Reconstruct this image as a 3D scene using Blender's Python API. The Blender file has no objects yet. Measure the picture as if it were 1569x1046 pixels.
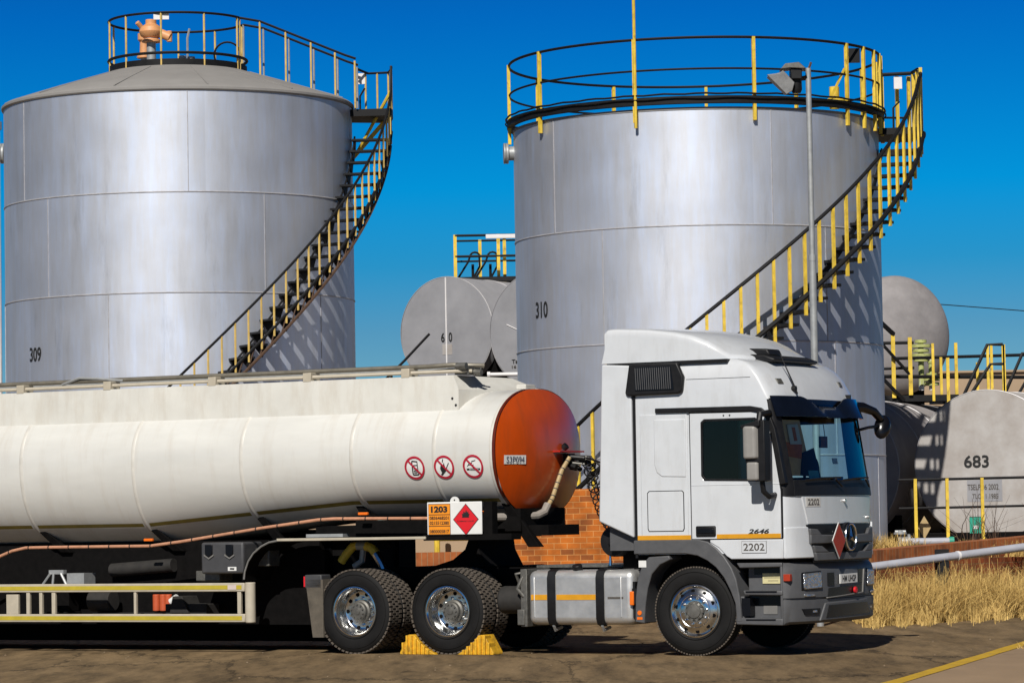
import bpy, bmesh, math, random
from mathutils import Vector, Matrix
PI = math.pi
R = math.radians
random.seed(7)
S = bpy.context.scene
COL = S.collection

# ------------------------------------------------------------------ camera
cam_d = bpy.data.cameras.new("camera")
cam = bpy.data.objects.new("camera", cam_d)
COL.objects.link(cam)
S.camera = cam
cam_d.sensor_width = 36.0
cam_d.lens = 5127.0 / 1569.0 * 36.0
cam_d.clip_start = 0.5
cam_d.clip_end = 5000
_p, _r = 0.0517, -0.0175
_F = Vector((0, math.cos(_p), math.sin(_p)))
_X = Vector((1, 0, 0))
_U = _X.cross(_F)
_R2 = math.cos(_r) * _X + math.sin(_r) * _U
_U2 = -math.sin(_r) * _X + math.cos(_r) * _U
M = Matrix((( _R2.x, _U2.x, -_F.x, 0), (_R2.y, _U2.y, -_F.y, 0), (_R2.z, _U2.z, -_F.z, 1.70), (0, 0, 0, 1)))
cam.matrix_world = M

# ------------------------------------------------------------------ sky, sun, exposure
SUN_EL, SUN_AZ = R(39), R(12)          # light travels 12 degrees right of the view axis
w = bpy.data.worlds.new("World")
S.world = w
w.use_nodes = True
wn, wl = w.node_tree.nodes, w.node_tree.links
bg = wn["Background"]
sky = wn.new("ShaderNodeTexSky")
sky.sky_type = 'NISHITA'
sky.sun_disc = False
sky.sun_elevation = SUN_EL
sky.sun_rotation = R(192)
sky.altitude = 1500
sky.air_density = 1.0
sky.dust_density = 0.2
sky.ozone_density = 4.0
tc = wn.new("ShaderNodeTexCoord")
sx = wn.new("ShaderNodeSeparateXYZ")
wl.new(tc.outputs["Generated"], sx.inputs[0])
ramp = wn.new("ShaderNodeValToRGB")
ramp.color_ramp.elements[0].position = 0.0
ramp.color_ramp.elements[0].color = (0.62, 0.86, 0.94, 1)
ramp.color_ramp.elements[1].position = 0.32
ramp.color_ramp.elements[1].color = (0.13, 0.19, 0.29, 1)
e = ramp.color_ramp.elements.new(0.055); e.color = (0.25, 0.63, 0.90, 1)
e = ramp.color_ramp.elements.new(0.075); e.color = (0.07, 0.65, 1.02, 1)
e = ramp.color_ramp.elements.new(0.097); e.color = (0.004, 0.74, 1.24, 1)
e = ramp.color_ramp.elements.new(0.15); e.color = (0.002, 0.46, 1.10, 1)
e = ramp.color_ramp.elements.new(0.60); e.color = (0.15, 0.175, 0.21, 1)
e = ramp.color_ramp.elements.new(0.20); e.color = (0.04, 0.27, 0.58, 1)
wl.new(sx.outputs["Z"], ramp.inputs[0])
mul = wn.new("ShaderNodeMix"); mul.data_type = 'RGBA'; mul.blend_type = 'MULTIPLY'
mul.inputs[0].default_value = 1.0
wl.new(sky.outputs[0], mul.inputs[6]); wl.new(ramp.outputs[0], mul.inputs[7])
wl.new(mul.outputs[2], bg.inputs[0])
bg.inputs[1].default_value = 0.06

sun_d = bpy.data.lights.new("sun", 'SUN')
sun = bpy.data.objects.new("sun", sun_d)
COL.objects.link(sun)
sun_d.energy = 4.8
sun_d.angle = R(0.5)
sun_d.color = (1.0, 0.955, 0.885)
sdir = Vector((math.sin(SUN_AZ) * math.cos(SUN_EL), math.cos(SUN_AZ) * math.cos(SUN_EL), -math.sin(SUN_EL)))
sun.rotation_euler = sdir.to_track_quat('-Z', 'Y').to_euler()
sun.location = (-20, -20, 60)

S.view_settings.view_transform = 'Standard'
S.view_settings.look = 'None'
S.view_settings.gamma = 1
S.view_settings.exposure = 0.0

# ------------------------------------------------------------------ materials
MATS = {}
def nd(nt, t, **kw):
    n = nt.nodes.new(t)
    for k, v in kw.items(): setattr(n, k, v)
    return n
def rgba(c): return (c[0], c[1], c[2], 1)
def mat(name, c, rough=0.5, metal=0.0, var=0.12, scale=6.0, bump=0.0, coat=0.0, c2=None, stretch=(1, 1, 1), rvar=0.1, bscale=None, detail=6.0, spec=0.5, dirt=None):
    """principled surface with noise-driven colour and gloss variation"""
    m = bpy.data.materials.new(name); m.use_nodes = True
    nt = m.node_tree; b = nt.nodes["Principled BSDF"]
    t = nd(nt, "ShaderNodeTexCoord"); mp = nd(nt, "ShaderNodeMapping"); mp.inputs["Scale"].default_value = stretch
    nt.links.new(t.outputs["Object"], mp.inputs[0])
    n = nd(nt, "ShaderNodeTexNoise"); n.inputs["Scale"].default_value = scale; n.inputs["Detail"].default_value = detail
    n.inputs["Roughness"].default_value = 0.65
    nt.links.new(mp.outputs[0], n.inputs["Vector"])
    r = nd(nt, "ShaderNodeValToRGB")
    r.color_ramp.elements[0].position = 0.3; r.color_ramp.elements[1].position = 0.7
    lo = tuple(x * (1 - var) for x in c) if c2 is None else c2
    hi = tuple(min(1, x * (1 + var * 0.6)) for x in c) if c2 is None else c
    r.color_ramp.elements[0].color = rgba(lo); r.color_ramp.elements[1].color = rgba(hi)
    nt.links.new(n.outputs["Fac"], r.inputs[0]); col_ = r.outputs[0]
    if dirt:   # dirt = (colour, amount, stretch, scale, from, to): run-off stains and dust in broken streaks
        mp2 = nd(nt, "ShaderNodeMapping"); mp2.inputs["Scale"].default_value = dirt[2]; nt.links.new(t.outputs["Object"], mp2.inputs[0])
        d1 = nd(nt, "ShaderNodeTexNoise"); d1.inputs["Scale"].default_value = dirt[3]; d1.inputs["Detail"].default_value = 10; d1.inputs["Roughness"].default_value = 0.72; nt.links.new(mp2.outputs[0], d1.inputs["Vector"])
        d2 = nd(nt, "ShaderNodeMapRange"); d2.inputs["From Min"].default_value = dirt[4]; d2.inputs["From Max"].default_value = dirt[5]; d2.inputs["To Max"].default_value = dirt[1]; nt.links.new(d1.outputs["Fac"], d2.inputs["Value"])
        dm_ = nd(nt, "ShaderNodeMix", data_type='RGBA'); nt.links.new(d2.outputs[0], dm_.inputs[0]); nt.links.new(col_, dm_.inputs[6]); dm_.inputs[7].default_value = rgba(dirt[0]); col_ = dm_.outputs[2]
    nt.links.new(col_, b.inputs["Base Color"])
    mr = nd(nt, "ShaderNodeMapRange"); mr.inputs["To Min"].default_value = max(0.02, rough - rvar); mr.inputs["To Max"].default_value = min(1, rough + rvar)
    nt.links.new(n.outputs["Fac"], mr.inputs["Value"]); nt.links.new(mr.outputs[0], b.inputs["Roughness"])
    b.inputs["Metallic"].default_value = metal
    b.inputs["Coat Weight"].default_value = coat
    b.inputs["Coat Roughness"].default_value = 0.08
    b.inputs["Specular IOR Level"].default_value = spec
    if bump > 0:
        bn = nd(nt, "ShaderNodeBump"); bn.inputs["Strength"].default_value = bump; bn.inputs["Distance"].default_value = 0.02
        n2 = nd(nt, "ShaderNodeTexNoise"); n2.inputs["Scale"].default_value = bscale or scale * 4; n2.inputs["Detail"].default_value = 4
        nt.links.new(mp.outputs[0], n2.inputs["Vector"])
        nt.links.new(n2.outputs["Fac"], bn.inputs["Height"]); nt.links.new(bn.outputs[0], b.inputs["Normal"])
    MATS[name] = m
    return m

cab_white = mat("cab_white", (0.585, 0.605, 0.63), 0.35, var=0.06, scale=2.5, coat=0.5, rvar=0.08, dirt=((0.30, 0.27, 0.23), 0.30, (3.0, 3.0, 0.6), 2.2, 0.50, 0.80))
trailer_white = mat("trailer_white", (0.63, 0.625, 0.59), 0.42, var=0.08, scale=1.3, coat=0.25, stretch=(0.5, 2, 2), dirt=((0.36, 0.27, 0.17), 0.30, (2.2, 0.35, 0.35), 2.0, 0.50, 0.78))
rib_white = mat("rib_white", (0.60, 0.58, 0.53), 0.45, var=0.14, scale=5)
valance_white = mat("valance_white", (0.64, 0.63, 0.58), 0.5, var=0.08, scale=2, dirt=((0.36, 0.28, 0.18), 0.35, (2.5, 0.5, 0.5), 2.0, 0.48, 0.75))
black_plastic = mat("black_plastic", (0.009, 0.009, 0.010), 0.5, var=0.3, scale=9, spec=0.3)
gloss_black = mat("gloss_black", (0.005, 0.005, 0.007), 0.25, var=0.2, scale=6, rvar=0.05, spec=0.35)
visor_smoke = mat("visor_smoke", (0.004, 0.006, 0.012), 0.10, var=0.2, scale=6, rvar=0.02)
grey_plastic = mat("grey_plastic", (0.085, 0.086, 0.090), 0.5, var=0.15, scale=7, bump=0.05, bscale=90)
grey_light = mat("grey_light", (0.17, 0.165, 0.155), 0.5, var=0.12, scale=7)
mirror_grey = mat("mirror_grey", (0.26, 0.25, 0.235), 0.45, var=0.08, scale=7)
chassis_dark = mat("chassis_dark", (0.0045, 0.004, 0.004), 0.8, var=0.5, scale=11, spec=0.1)
dusty_dark = mat("dusty_dark", (0.022, 0.020, 0.018), 0.8, var=0.4, scale=9)
rubber = mat("rubber", (0.0075, 0.0072, 0.0072), 0.72, spec=0.25, var=0.4, scale=5, bump=0.06, bscale=50)
tread_mat = mat("tread_rubber", (0.10, 0.082, 0.065), 0.9, var=0.4, scale=14)
chrome = mat("chrome", (0.70, 0.70, 0.69), 0.20, 1.0, var=0.16, scale=12, rvar=0.08)
alu = mat("alu", (0.62, 0.615, 0.60), 0.42, 0.7, var=0.14, scale=5, stretch=(1, 6, 1), rvar=0.12, bump=0.03, bscale=12)
hub_dark = mat("hub_dark", (0.16, 0.155, 0.14), 0.55, 0.6, var=0.3, scale=18)
head_orange = mat("head_orange", (0.56, 0.070, 0.004), 0.33, var=0.14, scale=2.2, coat=0.25, rvar=0.08, dirt=((0.20, 0.05, 0.02), 0.5, (1, 2.6, 0.5), 2.4, 0.50, 0.78))
red_paint = mat("red_paint", (0.42, 0.02, 0.012), 0.4, var=0.15, scale=9)
diamond_red = mat("diamond_red", (0.36, 0.030, 0.006), 0.5, var=0.1, scale=9)
sign_red = mat("sign_red", (0.62, 0.012, 0.02), 0.45, var=0.06, scale=9)
sign_white = mat("sign_white", (0.72, 0.72, 0.70), 0.45, var=0.05, scale=9)
sign_orange = mat("sign_orange", (0.80, 0.27, 0.012), 0.5, var=0.06, scale=9)
ring_red = mat("ring_red", (0.42, 0.012, 0.035), 0.45, var=0.08, scale=9)
ink = mat("ink", (0.014, 0.014, 0.014), 0.6, var=0.2, scale=20)
ink_brown = mat("ink_brown", (0.08, 0.07, 0.06), 0.6, var=0.3, scale=20)
stripe_orange = mat("stripe_orange", (0.62, 0.29, 0.012), 0.4, var=0.10, scale=9)
stripe_olive = mat("stripe_olive", (0.20, 0.155, 0.03), 0.5, var=0.25, scale=5)
guard_tape = mat("guard_tape", (0.46, 0.36, 0.03), 0.5, var=0.15, scale=5)
guard_cream = mat("guard_cream", (0.46, 0.41, 0.32), 0.5, var=0.12, scale=6)
amber = mat("amber", (0.80, 0.16, 0.01), 0.25, var=0.1, scale=12)
copper = mat("copper", (0.60, 0.30, 0.18), 0.4, 0.2, var=0.2, scale=14)
hose_cream = mat("hose_cream", (0.40, 0.29, 0.14), 0.55, var=0.15, scale=14)
hose_grey = mat("hose_grey", (0.28, 0.25, 0.22), 0.6, var=0.15, scale=14)
box_plastic = mat("box_plastic", (0.055, 0.055, 0.058), 0.5, var=0.12, scale=9)
yellow_paint = mat("yellow_paint", (0.72, 0.50, 0.05), 0.5, var=0.30, scale=5, bump=0.03, dirt=((0.16, 0.075, 0.02), 0.8, (1, 1, 0.7), 9.0, 0.56, 0.70))
yellow_pale = mat("yellow_pale", (0.62, 0.43, 0.13), 0.55, var=0.25, scale=6)
chock_yellow = mat("chock_yellow", (0.70, 0.38, 0.015), 0.6, var=0.35, scale=14, dirt=((0.10, 0.065, 0.03), 0.8, (1, 1, 1), 8.0, 0.52, 0.72))
black_paint = mat("black_paint", (0.008, 0.008, 0.009), 0.6, spec=0.25, var=0.35, scale=8)
rust_brown = mat("rust_brown", (0.085, 0.045, 0.025), 0.8, var=0.4, scale=12)
roof_grey = mat("roof_grey", (0.255, 0.245, 0.235), 0.75, var=0.08, scale=2)
galv = mat("galv", (0.36, 0.37, 0.37), 0.5, 0.35, var=0.15, scale=8)
valve_tan = mat("valve_tan", (0.66, 0.31, 0.13), 0.5, var=0.12, scale=8)
pipe_grey = mat("pipe_grey", (0.40, 0.41, 0.46), 0.5, var=0.10, scale=4)
white_trim = mat("white_trim", (0.72, 0.70, 0.70), 0.5, var=0.08, scale=6)
hiviz = mat("hiviz", (0.42, 0.45, 0.16), 0.6, var=0.3, scale=14)
curtain_teal = mat("curtain_teal", (0.16, 0.52, 0.60), 0.8, var=0.15, scale=5)
cloth_dark = mat("cloth_dark", (0.02, 0.018, 0.03), 0.9, var=0.2, scale=7)
paper = mat("paper", (0.72, 0.78, 0.70), 0.7, var=0.05, scale=7)
cloth_orange = mat("cloth_orange", (0.62, 0.20, 0.07), 0.85, var=0.3, scale=9)
cloth_sand = mat("cloth_sand", (0.78, 0.55, 0.28), 0.85, var=0.15, scale=9)
green_sign = mat("green_sign", (0.02, 0.32, 0.22), 0.5, var=0.1, scale=9)
plaster = mat("plaster", (0.36, 0.26, 0.17), 0.9, var=0.12, scale=0.6)
soil = mat("soil", (0.26, 0.19, 0.12), 0.95, var=0.35, scale=1.6, bump=0.2)
wall_core = mat("wall_core", (0.33, 0.11, 0.04), 0.9, var=0.3, scale=5)

def glassy(name, tint, mixv, rough=0.02):
    m = bpy.data.materials.new(name); m.use_nodes = True
    nt = m.node_tree; nt.nodes.clear()
    o = nd(nt, "ShaderNodeOutputMaterial"); tr = nd(nt, "ShaderNodeBsdfTransparent"); gl = nd(nt, "ShaderNodeBsdfGlossy")
    tr.inputs[0].default_value = rgba(tint); gl.inputs["Roughness"].default_value = rough
    fr = nd(nt, "ShaderNodeFresnel"); fr.inputs[0].default_value = 1.5
    ad = nd(nt, "ShaderNodeMath", operation='ADD'); ad.inputs[1].default_value = mixv; ad.use_clamp = True
    mx = nd(nt, "ShaderNodeMixShader")
    nt.links.new(fr.outputs[0], ad.inputs[0]); nt.links.new(ad.outputs[0], mx.inputs[0])
    nt.links.new(tr.outputs[0], mx.inputs[1]); nt.links.new(gl.outputs[0], mx.inputs[2]); nt.links.new(mx.outputs[0], o.inputs[0])
    return m
ws_glass = glassy("ws_glass", (0.80, 0.92, 0.95), 0.0)
far_glass = glassy("far_glass", (0.62, 0.95, 1.0), 0.0)
side_glass = glassy("side_glass", (0.42, 0.44, 0.46), 0.0)
door_glass = mat("door_glass", (0.004, 0.005, 0.007), 0.06, var=0.1, scale=2, rvar=0.01)
lamp_glass = mat("lamp_glass", (0.62, 0.64, 0.66), 0.12, 0.85, var=0.5, scale=22, bump=1.0, bscale=28)

def tank_metal(name, radius, base, seams):
    """weathered aluminium paint: plates of slightly different tone, vertical run-off streaks"""
    m = bpy.data.materials.new(name); m.use_nodes = True
    nt = m.node_tree; b = nt.nodes["Principled BSDF"]; L = nt.links.new
    t = nd(nt, "ShaderNodeTexCoord"); s = nd(nt, "ShaderNodeSeparateXYZ"); L(t.outputs["Object"], s.inputs[0])
    at = nd(nt, "ShaderNodeMath", operation='ARCTAN2'); L(s.outputs[1], at.inputs[0]); L(s.outputs[0], at.inputs[1])
    arc = nd(nt, "ShaderNodeMath", operation='MULTIPLY'); arc.inputs[1].default_value = radius; L(at.outputs[0], arc.inputs[0])
    cv = nd(nt, "ShaderNodeCombineXYZ"); L(arc.outputs[0], cv.inputs[0])
    zs = nd(nt, "ShaderNodeMath", operation='MULTIPLY'); zs.inputs[1].default_value = 0.10; L(s.outputs[2], zs.inputs[0]); L(zs.outputs[0], cv.inputs[1])
    n = nd(nt, "ShaderNodeTexNoise"); n.inputs["Scale"].default_value = 4.6; n.inputs["Detail"].default_value = 8; n.inputs["Roughness"].default_value = 0.7
    L(cv.outputs[0], n.inputs["Vector"])
    n2 = nd(nt, "ShaderNodeTexNoise"); n2.inputs["Scale"].default_value = 1.1; n2.inputs["Detail"].default_value = 5; L(t.outputs["Object"], n2.inputs["Vector"])
    # plate id
    course = nd(nt, "ShaderNodeMath", operation='MULTIPLY'); course.inputs[1].default_value = 0.0
    prev = None
    for sz in seams:
        g = nd(nt, "ShaderNodeMath", operation='GREATER_THAN'); g.inputs[1].default_value = sz; L(s.outputs[2], g.inputs[0])
        if prev is None: prev = g
        else:
            a = nd(nt, "ShaderNodeMath", operation='ADD'); L(prev.outputs[0], a.inputs[0]); L(g.outputs[0], a.inputs[1]); prev = a
    off = nd(nt, "ShaderNodeMath", operation='MULTIPLY'); off.inputs[1].default_value = 0.37; L(prev.outputs[0], off.inputs[0])
    pa = nd(nt, "ShaderNodeMath", operation='MULTIPLY_ADD'); pa.inputs[1].default_value = 7 / (2 * PI); L(at.outputs[0], pa.inputs[0]); L(off.outputs[0], pa.inputs[2])
    fl = nd(nt, "ShaderNodeMath", operation='FLOOR'); L(pa.outputs[0], fl.inputs[0])
    cid = nd(nt, "ShaderNodeCombineXYZ"); L(fl.outputs[0], cid.inputs[0]); L(prev.outputs[0], cid.inputs[1])
    wn_ = nd(nt, "ShaderNodeTexWhiteNoise", noise_dimensions='3D'); L(cid.outputs[0], wn_.inputs["Vector"])
    r1 = nd(nt, "ShaderNodeMapRange"); r1.inputs["From Min"].default_value = 0.25; r1.inputs["From Max"].default_value = 0.75; r1.inputs["To Min"].default_value = 0.85; r1.inputs["To Max"].default_value = 1.10; L(n.outputs["Fac"], r1.inputs["Value"])
    r2 = nd(nt, "ShaderNodeMapRange"); r2.inputs["To Min"].default_value = 0.93; r2.inputs["To Max"].default_value = 1.05; L(wn_.outputs["Value"], r2.inputs["Value"])
    r3 = nd(nt, "ShaderNodeMapRange"); r3.inputs["From Min"].default_value = 0.3; r3.inputs["From Max"].default_value = 0.7; r3.inputs["To Min"].default_value = 0.92; r3.inputs["To Max"].default_value = 1.06; L(n2.outputs["Fac"], r3.inputs["Value"])
    m1 = nd(nt, "ShaderNodeMath", operation='MULTIPLY'); L(r1.outputs[0], m1.inputs[0]); L(r2.outputs[0], m1.inputs[1])
    m2 = nd(nt, "ShaderNodeMath", operation='MULTIPLY'); L(m1.outputs[0], m2.inputs[0]); L(r3.outputs[0], m2.inputs[1])
    tn = nd(nt, "ShaderNodeMix", data_type='RGBA'); tn.inputs[6].default_value = rgba(base); tn.inputs[7].default_value = (base[0] * .92, base[1] * .97, base[2] * 1.05, 1)
    tr_ = nd(nt, "ShaderNodeMapRange"); tr_.inputs["From Min"].default_value = .42; tr_.inputs["From Max"].default_value = .62; L(n.outputs["Fac"], tr_.inputs["Value"]); L(tr_.outputs[0], tn.inputs[0])
    cv2 = nd(nt, "ShaderNodeCombineXYZ"); L(arc.outputs[0], cv2.inputs[0]); zs2 = nd(nt, "ShaderNodeMath", operation='MULTIPLY'); zs2.inputs[1].default_value = 0.16; L(s.outputs[2], zs2.inputs[0]); L(zs2.outputs[0], cv2.inputs[1])
    n3 = nd(nt, "ShaderNodeTexNoise"); n3.inputs["Scale"].default_value = 2.1; n3.inputs["Detail"].default_value = 9; n3.inputs["Roughness"].default_value = 0.75; L(cv2.outputs[0], n3.inputs["Vector"])
    r4 = nd(nt, "ShaderNodeMapRange"); r4.inputs["From Min"].default_value = 0.57; r4.inputs["From Max"].default_value = 0.72; r4.inputs["To Min"].default_value = 1.0; r4.inputs["To Max"].default_value = 0.80; L(n3.outputs["Fac"], r4.inputs["Value"])
    m3 = nd(nt, "ShaderNodeMath", operation='MULTIPLY'); L(m2.outputs[0], m3.inputs[0]); L(r4.outputs[0], m3.inputs[1])
    vm = nd(nt, "ShaderNodeVectorMath", operation='SCALE'); L(tn.outputs[2], vm.inputs[0]); L(m3.outputs[0], vm.inputs["Scale"])
    L(vm.outputs[0], b.inputs["Base Color"])
    rr = nd(nt, "ShaderNodeMapRange"); rr.inputs["To Min"].default_value = 0.50; rr.inputs["To Max"].default_value = 0.62; L(n.outputs["Fac"], rr.inputs["Value"]); L(rr.outputs[0], b.inputs["Roughness"])
    b.inputs["Metallic"].default_value = 0.80
    bm_ = nd(nt, "ShaderNodeBump"); bm_.inputs["Strength"].default_value = 0.12; bm_.inputs["Distance"].default_value = 0.03
    L(n2.outputs["Fac"], bm_.inputs["Height"]); L(bm_.outputs[0], b.inputs["Normal"])
    return m
T1_SEAM = [2.1, 3.9, 5.67, 7.43]
T2_SEAM = [0.62, 2.655, 4.65, 6.68]
tank_skin_a = tank_metal("tank_skin_a", 3.19, (0.625, 0.64, 0.69), T1_SEAM)
tank_skin_b = tank_metal("tank_skin_b", 3.36, (0.625, 0.64, 0.69), T2_SEAM)
seam_metal = mat("seam_metal", (0.47, 0.46, 0.47), 0.5, 0.4, var=0.2, scale=7)
small_tank = mat("small_tank", (0.34, 0.34, 0.36), 0.55, 0.3, var=0.14, scale=1.6, bump=0.04)
small_tank_dull = mat("small_tank_dull", (0.33, 0.31, 0.31), 0.65, 0.2, var=0.22, scale=1.8, bump=0.06)
small_tank_rust = mat("small_tank_rust", (0.52, 0.505, 0.49), 0.55, 0.25, c2=(0.36, 0.32, 0.29), scale=1.5, detail=9, bump=0.04)

def brick_mat(name, axis_swap=False, c1=(0.47, 0.125, 0.010), c2=(0.085, 0.028, 0.014), mortar=(0.55, 0.24, 0.07)):
    m = bpy.data.materials.new(name); m.use_nodes = True
    nt = m.node_tree; b = nt.nodes["Principled BSDF"]; L = nt.links.new
    t = nd(nt, "ShaderNodeTexCoord"); s = nd(nt, "ShaderNodeSeparateXYZ"); c = nd(nt, "ShaderNodeCombineXYZ")
    L(t.outputs["Object"], s.inputs[0])
    ad = nd(nt, "ShaderNodeMath", operation='ADD'); L(s.outputs[0], ad.inputs[0]); L(s.outputs[1], ad.inputs[1])
    if axis_swap: L(s.outputs[2], c.inputs[0]); L(ad.outputs[0], c.inputs[1])
    else: L(ad.outputs[0], c.inputs[0]); L(s.outputs[2], c.inputs[1])
    br = nd(nt, "ShaderNodeTexBrick"); br.inputs["Scale"].default_value = 1.0
    br.inputs["Brick Width"].default_value = 0.213; br.inputs["Row Height"].default_value = 0.0945
    if axis_swap: br.inputs["Brick Width"].default_value = 0.40; br.offset = 0.0
    br.inputs["Mortar Size"].default_value = 0.007; br.inputs["Mortar Smooth"].default_value = 0.2; br.inputs["Bias"].default_value = -0.42
    br.inputs["Color1"].default_value = rgba(c1); br.inputs["Color2"].default_value = rgba(c2); br.inputs["Mortar"].default_value = rgba(mortar)
    L(c.outputs[0], br.inputs["Vector"])
    n = nd(nt, "ShaderNodeTexNoise"); n.inputs["Scale"].default_value = 4; n.inputs["Detail"].default_value = 6; L(t.outputs["Object"], n.inputs["Vector"])
    r = nd(nt, "ShaderNodeMapRange"); r.inputs["From Min"].default_value = 0.3; r.inputs["From Max"].default_value = 0.7; r.inputs["To Min"].default_value = 0.6; r.inputs["To Max"].default_value = 1.25; L(n.outputs["Fac"], r.inputs["Value"])
    vm = nd(nt, "ShaderNodeVectorMath", operation='SCALE'); L(br.outputs["Color"], vm.inputs[0]); L(r.outputs[0], vm.inputs["Scale"])
    L(vm.outputs[0], b.inputs["Base Color"]); b.inputs["Roughness"].default_value = 0.9
    bu = nd(nt, "ShaderNodeBump"); bu.inputs["Strength"].default_value = 0.6; bu.inputs["Distance"].default_value = 0.01; bu.invert = True
    L(br.outputs["Fac"], bu.inputs["Height"]); L(bu.outputs[0], b.inputs["Normal"])
    return m
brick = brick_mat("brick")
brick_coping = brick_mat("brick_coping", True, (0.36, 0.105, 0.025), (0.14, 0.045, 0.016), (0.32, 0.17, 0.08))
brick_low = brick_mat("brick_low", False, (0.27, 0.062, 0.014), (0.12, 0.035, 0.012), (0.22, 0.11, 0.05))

def ground_mat():
    m = bpy.data.materials.new("asphalt"); m.use_nodes = True
    nt = m.node_tree; b = nt.nodes["Principled BSDF"]; L = nt.links.new
    t = nd(nt, "ShaderNodeTexCoord")
    def noise(scale, det, stretch=(1, 1, 1), rot=0.0, rough=0.6):
        mp = nd(nt, "ShaderNodeMapping"); mp.inputs["Scale"].default_value = stretch; mp.inputs["Rotation"].default_value = (0, 0, rot)
        L(t.outputs["Object"], mp.inputs[0])
        n = nd(nt, "ShaderNodeTexNoise"); n.inputs["Scale"].default_value = scale; n.inputs["Detail"].default_value = det; n.inputs["Roughness"].default_value = rough
        L(mp.outputs[0], n.inputs["Vector"]); return n
    def ramp_(n, p0, c0, p1, c1):
        r = nd(nt, "ShaderNodeValToRGB"); r.color_ramp.elements[0].position = p0; r.color_ramp.elements[0].color = rgba(c0)
        r.color_ramp.elements[1].position = p1; r.color_ramp.elements[1].color = rgba(c1); L(n.outputs["Fac"], r.inputs[0]); return r
    big = noise(0.5, 8, (1.4, 0.22, 1), R(-62), 0.7)
    mid = noise(1.6, 9, (1.6, 0.3, 1), R(-70), 0.75)
    fine = noise(26, 6)
    spots = noise(3.0, 3, (1, 0.5, 1))
    c1 = ramp_(big, 0.32, (0.150, 0.105, 0.055), 0.68, (0.250, 0.180, 0.100))
    c2 = ramp_(mid, 0.38, (0.34, 0.32, 0.30), 0.58, (1.1, 1.05, 1.0))
    c3 = ramp_(fine, 0.3, (0.72, 0.72, 0.72), 0.7, (1.2, 1.2, 1.2))
    c4 = ramp_(spots, 0.28, (0.45, 0.42, 0.40), 0.36, (1, 1, 1))
    x1 = nd(nt, "ShaderNodeMix", data_type='RGBA', blend_type='MULTIPLY'); x1.inputs[0].default_value = 0.75; L(c1.outputs[0], x1.inputs[6]); L(c2.outputs[0], x1.inputs[7])
    x2 = nd(nt, "ShaderNodeMix", data_type='RGBA', blend_type='MULTIPLY'); x2.inputs[0].default_value = 1; L(x1.outputs[2], x2.inputs[6]); L(c3.outputs[0], x2.inputs[7])
    x3 = nd(nt, "ShaderNodeMix", data_type='RGBA', blend_type='MULTIPLY'); x3.inputs[0].default_value = 0.8; L(x2.outputs[2], x3.inputs[6]); L(c4.outputs[0], x3.inputs[7])
    mpv = nd(nt, "ShaderNodeMapping"); mpv.inputs["Scale"].default_value = (0.30, 0.11, 1); mpv.inputs["Rotation"].default_value = (0, 0, R(-8)); L(t.outputs["Object"], mpv.inputs[0])
    wob = nd(nt, "ShaderNodeMix", data_type='RGBA', blend_type='ADD'); wob.inputs[0].default_value = 0.25; L(mpv.outputs[0], wob.inputs[6]); L(mid.outputs["Color"], wob.inputs[7])
    vo = nd(nt, "ShaderNodeTexVoronoi", feature='DISTANCE_TO_EDGE'); vo.inputs["Scale"].default_value = 1.0; L(wob.outputs[2], vo.inputs["Vector"])
    cr = nd(nt, "ShaderNodeMapRange"); cr.inputs["From Min"].default_value = 0.0; cr.inputs["From Max"].default_value = 0.012; cr.inputs["To Min"].default_value = 0.30; cr.inputs["To Max"].default_value = 1.0; L(vo.outputs["Distance"], cr.inputs["Value"])
    x4 = nd(nt, "ShaderNodeVectorMath", operation='SCALE'); L(x3.outputs[2], x4.inputs[0]); L(cr.outputs[0], x4.inputs["Scale"])
    L(x4.outputs[0], b.inputs["Base Color"]); b.inputs["Roughness"].default_value = 0.92
    b.inputs["Specular IOR Level"].default_value = 0.2
    bu = nd(nt, "ShaderNodeBump"); bu.inputs["Strength"].default_value = 0.35; bu.inputs["Distance"].default_value = 0.02
    L(fine.outputs["Fac"], bu.inputs["Height"]); L(bu.outputs[0], b.inputs["Normal"])
    return m
asphalt = ground_mat()
concrete = mat("concrete", (0.30, 0.205, 0.12), 0.9, var=0.16, scale=1.1, bump=0.1, stretch=(1, 0.4, 1))
line_yellow = mat("line_yellow", (0.60, 0.37, 0.012), 0.75, c2=(0.42, 0.25, 0.02), scale=5)
def straw_mat(name, ca, cb):
    m = bpy.data.materials.new(name); m.use_nodes = True
    nt = m.node_tree; b = nt.nodes["Principled BSDF"]; L = nt.links.new
    g_ = nd(nt, "ShaderNodeNewGeometry"); t = nd(nt, "ShaderNodeTexCoord"); n = nd(nt, "ShaderNodeTexNoise"); n.inputs["Scale"].default_value = 1.6; n.inputs["Detail"].default_value = 4; L(t.outputs["Object"], n.inputs["Vector"])
    a = nd(nt, "ShaderNodeMath", operation='MULTIPLY_ADD'); a.inputs[1].default_value = 0.55; L(g_.outputs["Random Per Island"], a.inputs[0])
    s_ = nd(nt, "ShaderNodeMapRange"); s_.inputs["From Min"].default_value = 0.32; s_.inputs["From Max"].default_value = 0.68; s_.inputs["To Max"].default_value = 0.45; L(n.outputs["Fac"], s_.inputs["Value"]); L(s_.outputs[0], a.inputs[2])
    r = nd(nt, "ShaderNodeValToRGB"); r.color_ramp.elements[0].color = rgba(cb); r.color_ramp.elements[1].color = rgba(ca); L(a.outputs[0], r.inputs[0]); L(r.outputs[0], b.inputs["Base Color"])
    b.inputs["Roughness"].default_value = 0.8; b.inputs["Specular IOR Level"].default_value = 0.2
    return m
straw = straw_mat("straw", (0.80, 0.57, 0.21), (0.26, 0.15, 0.035))
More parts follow.
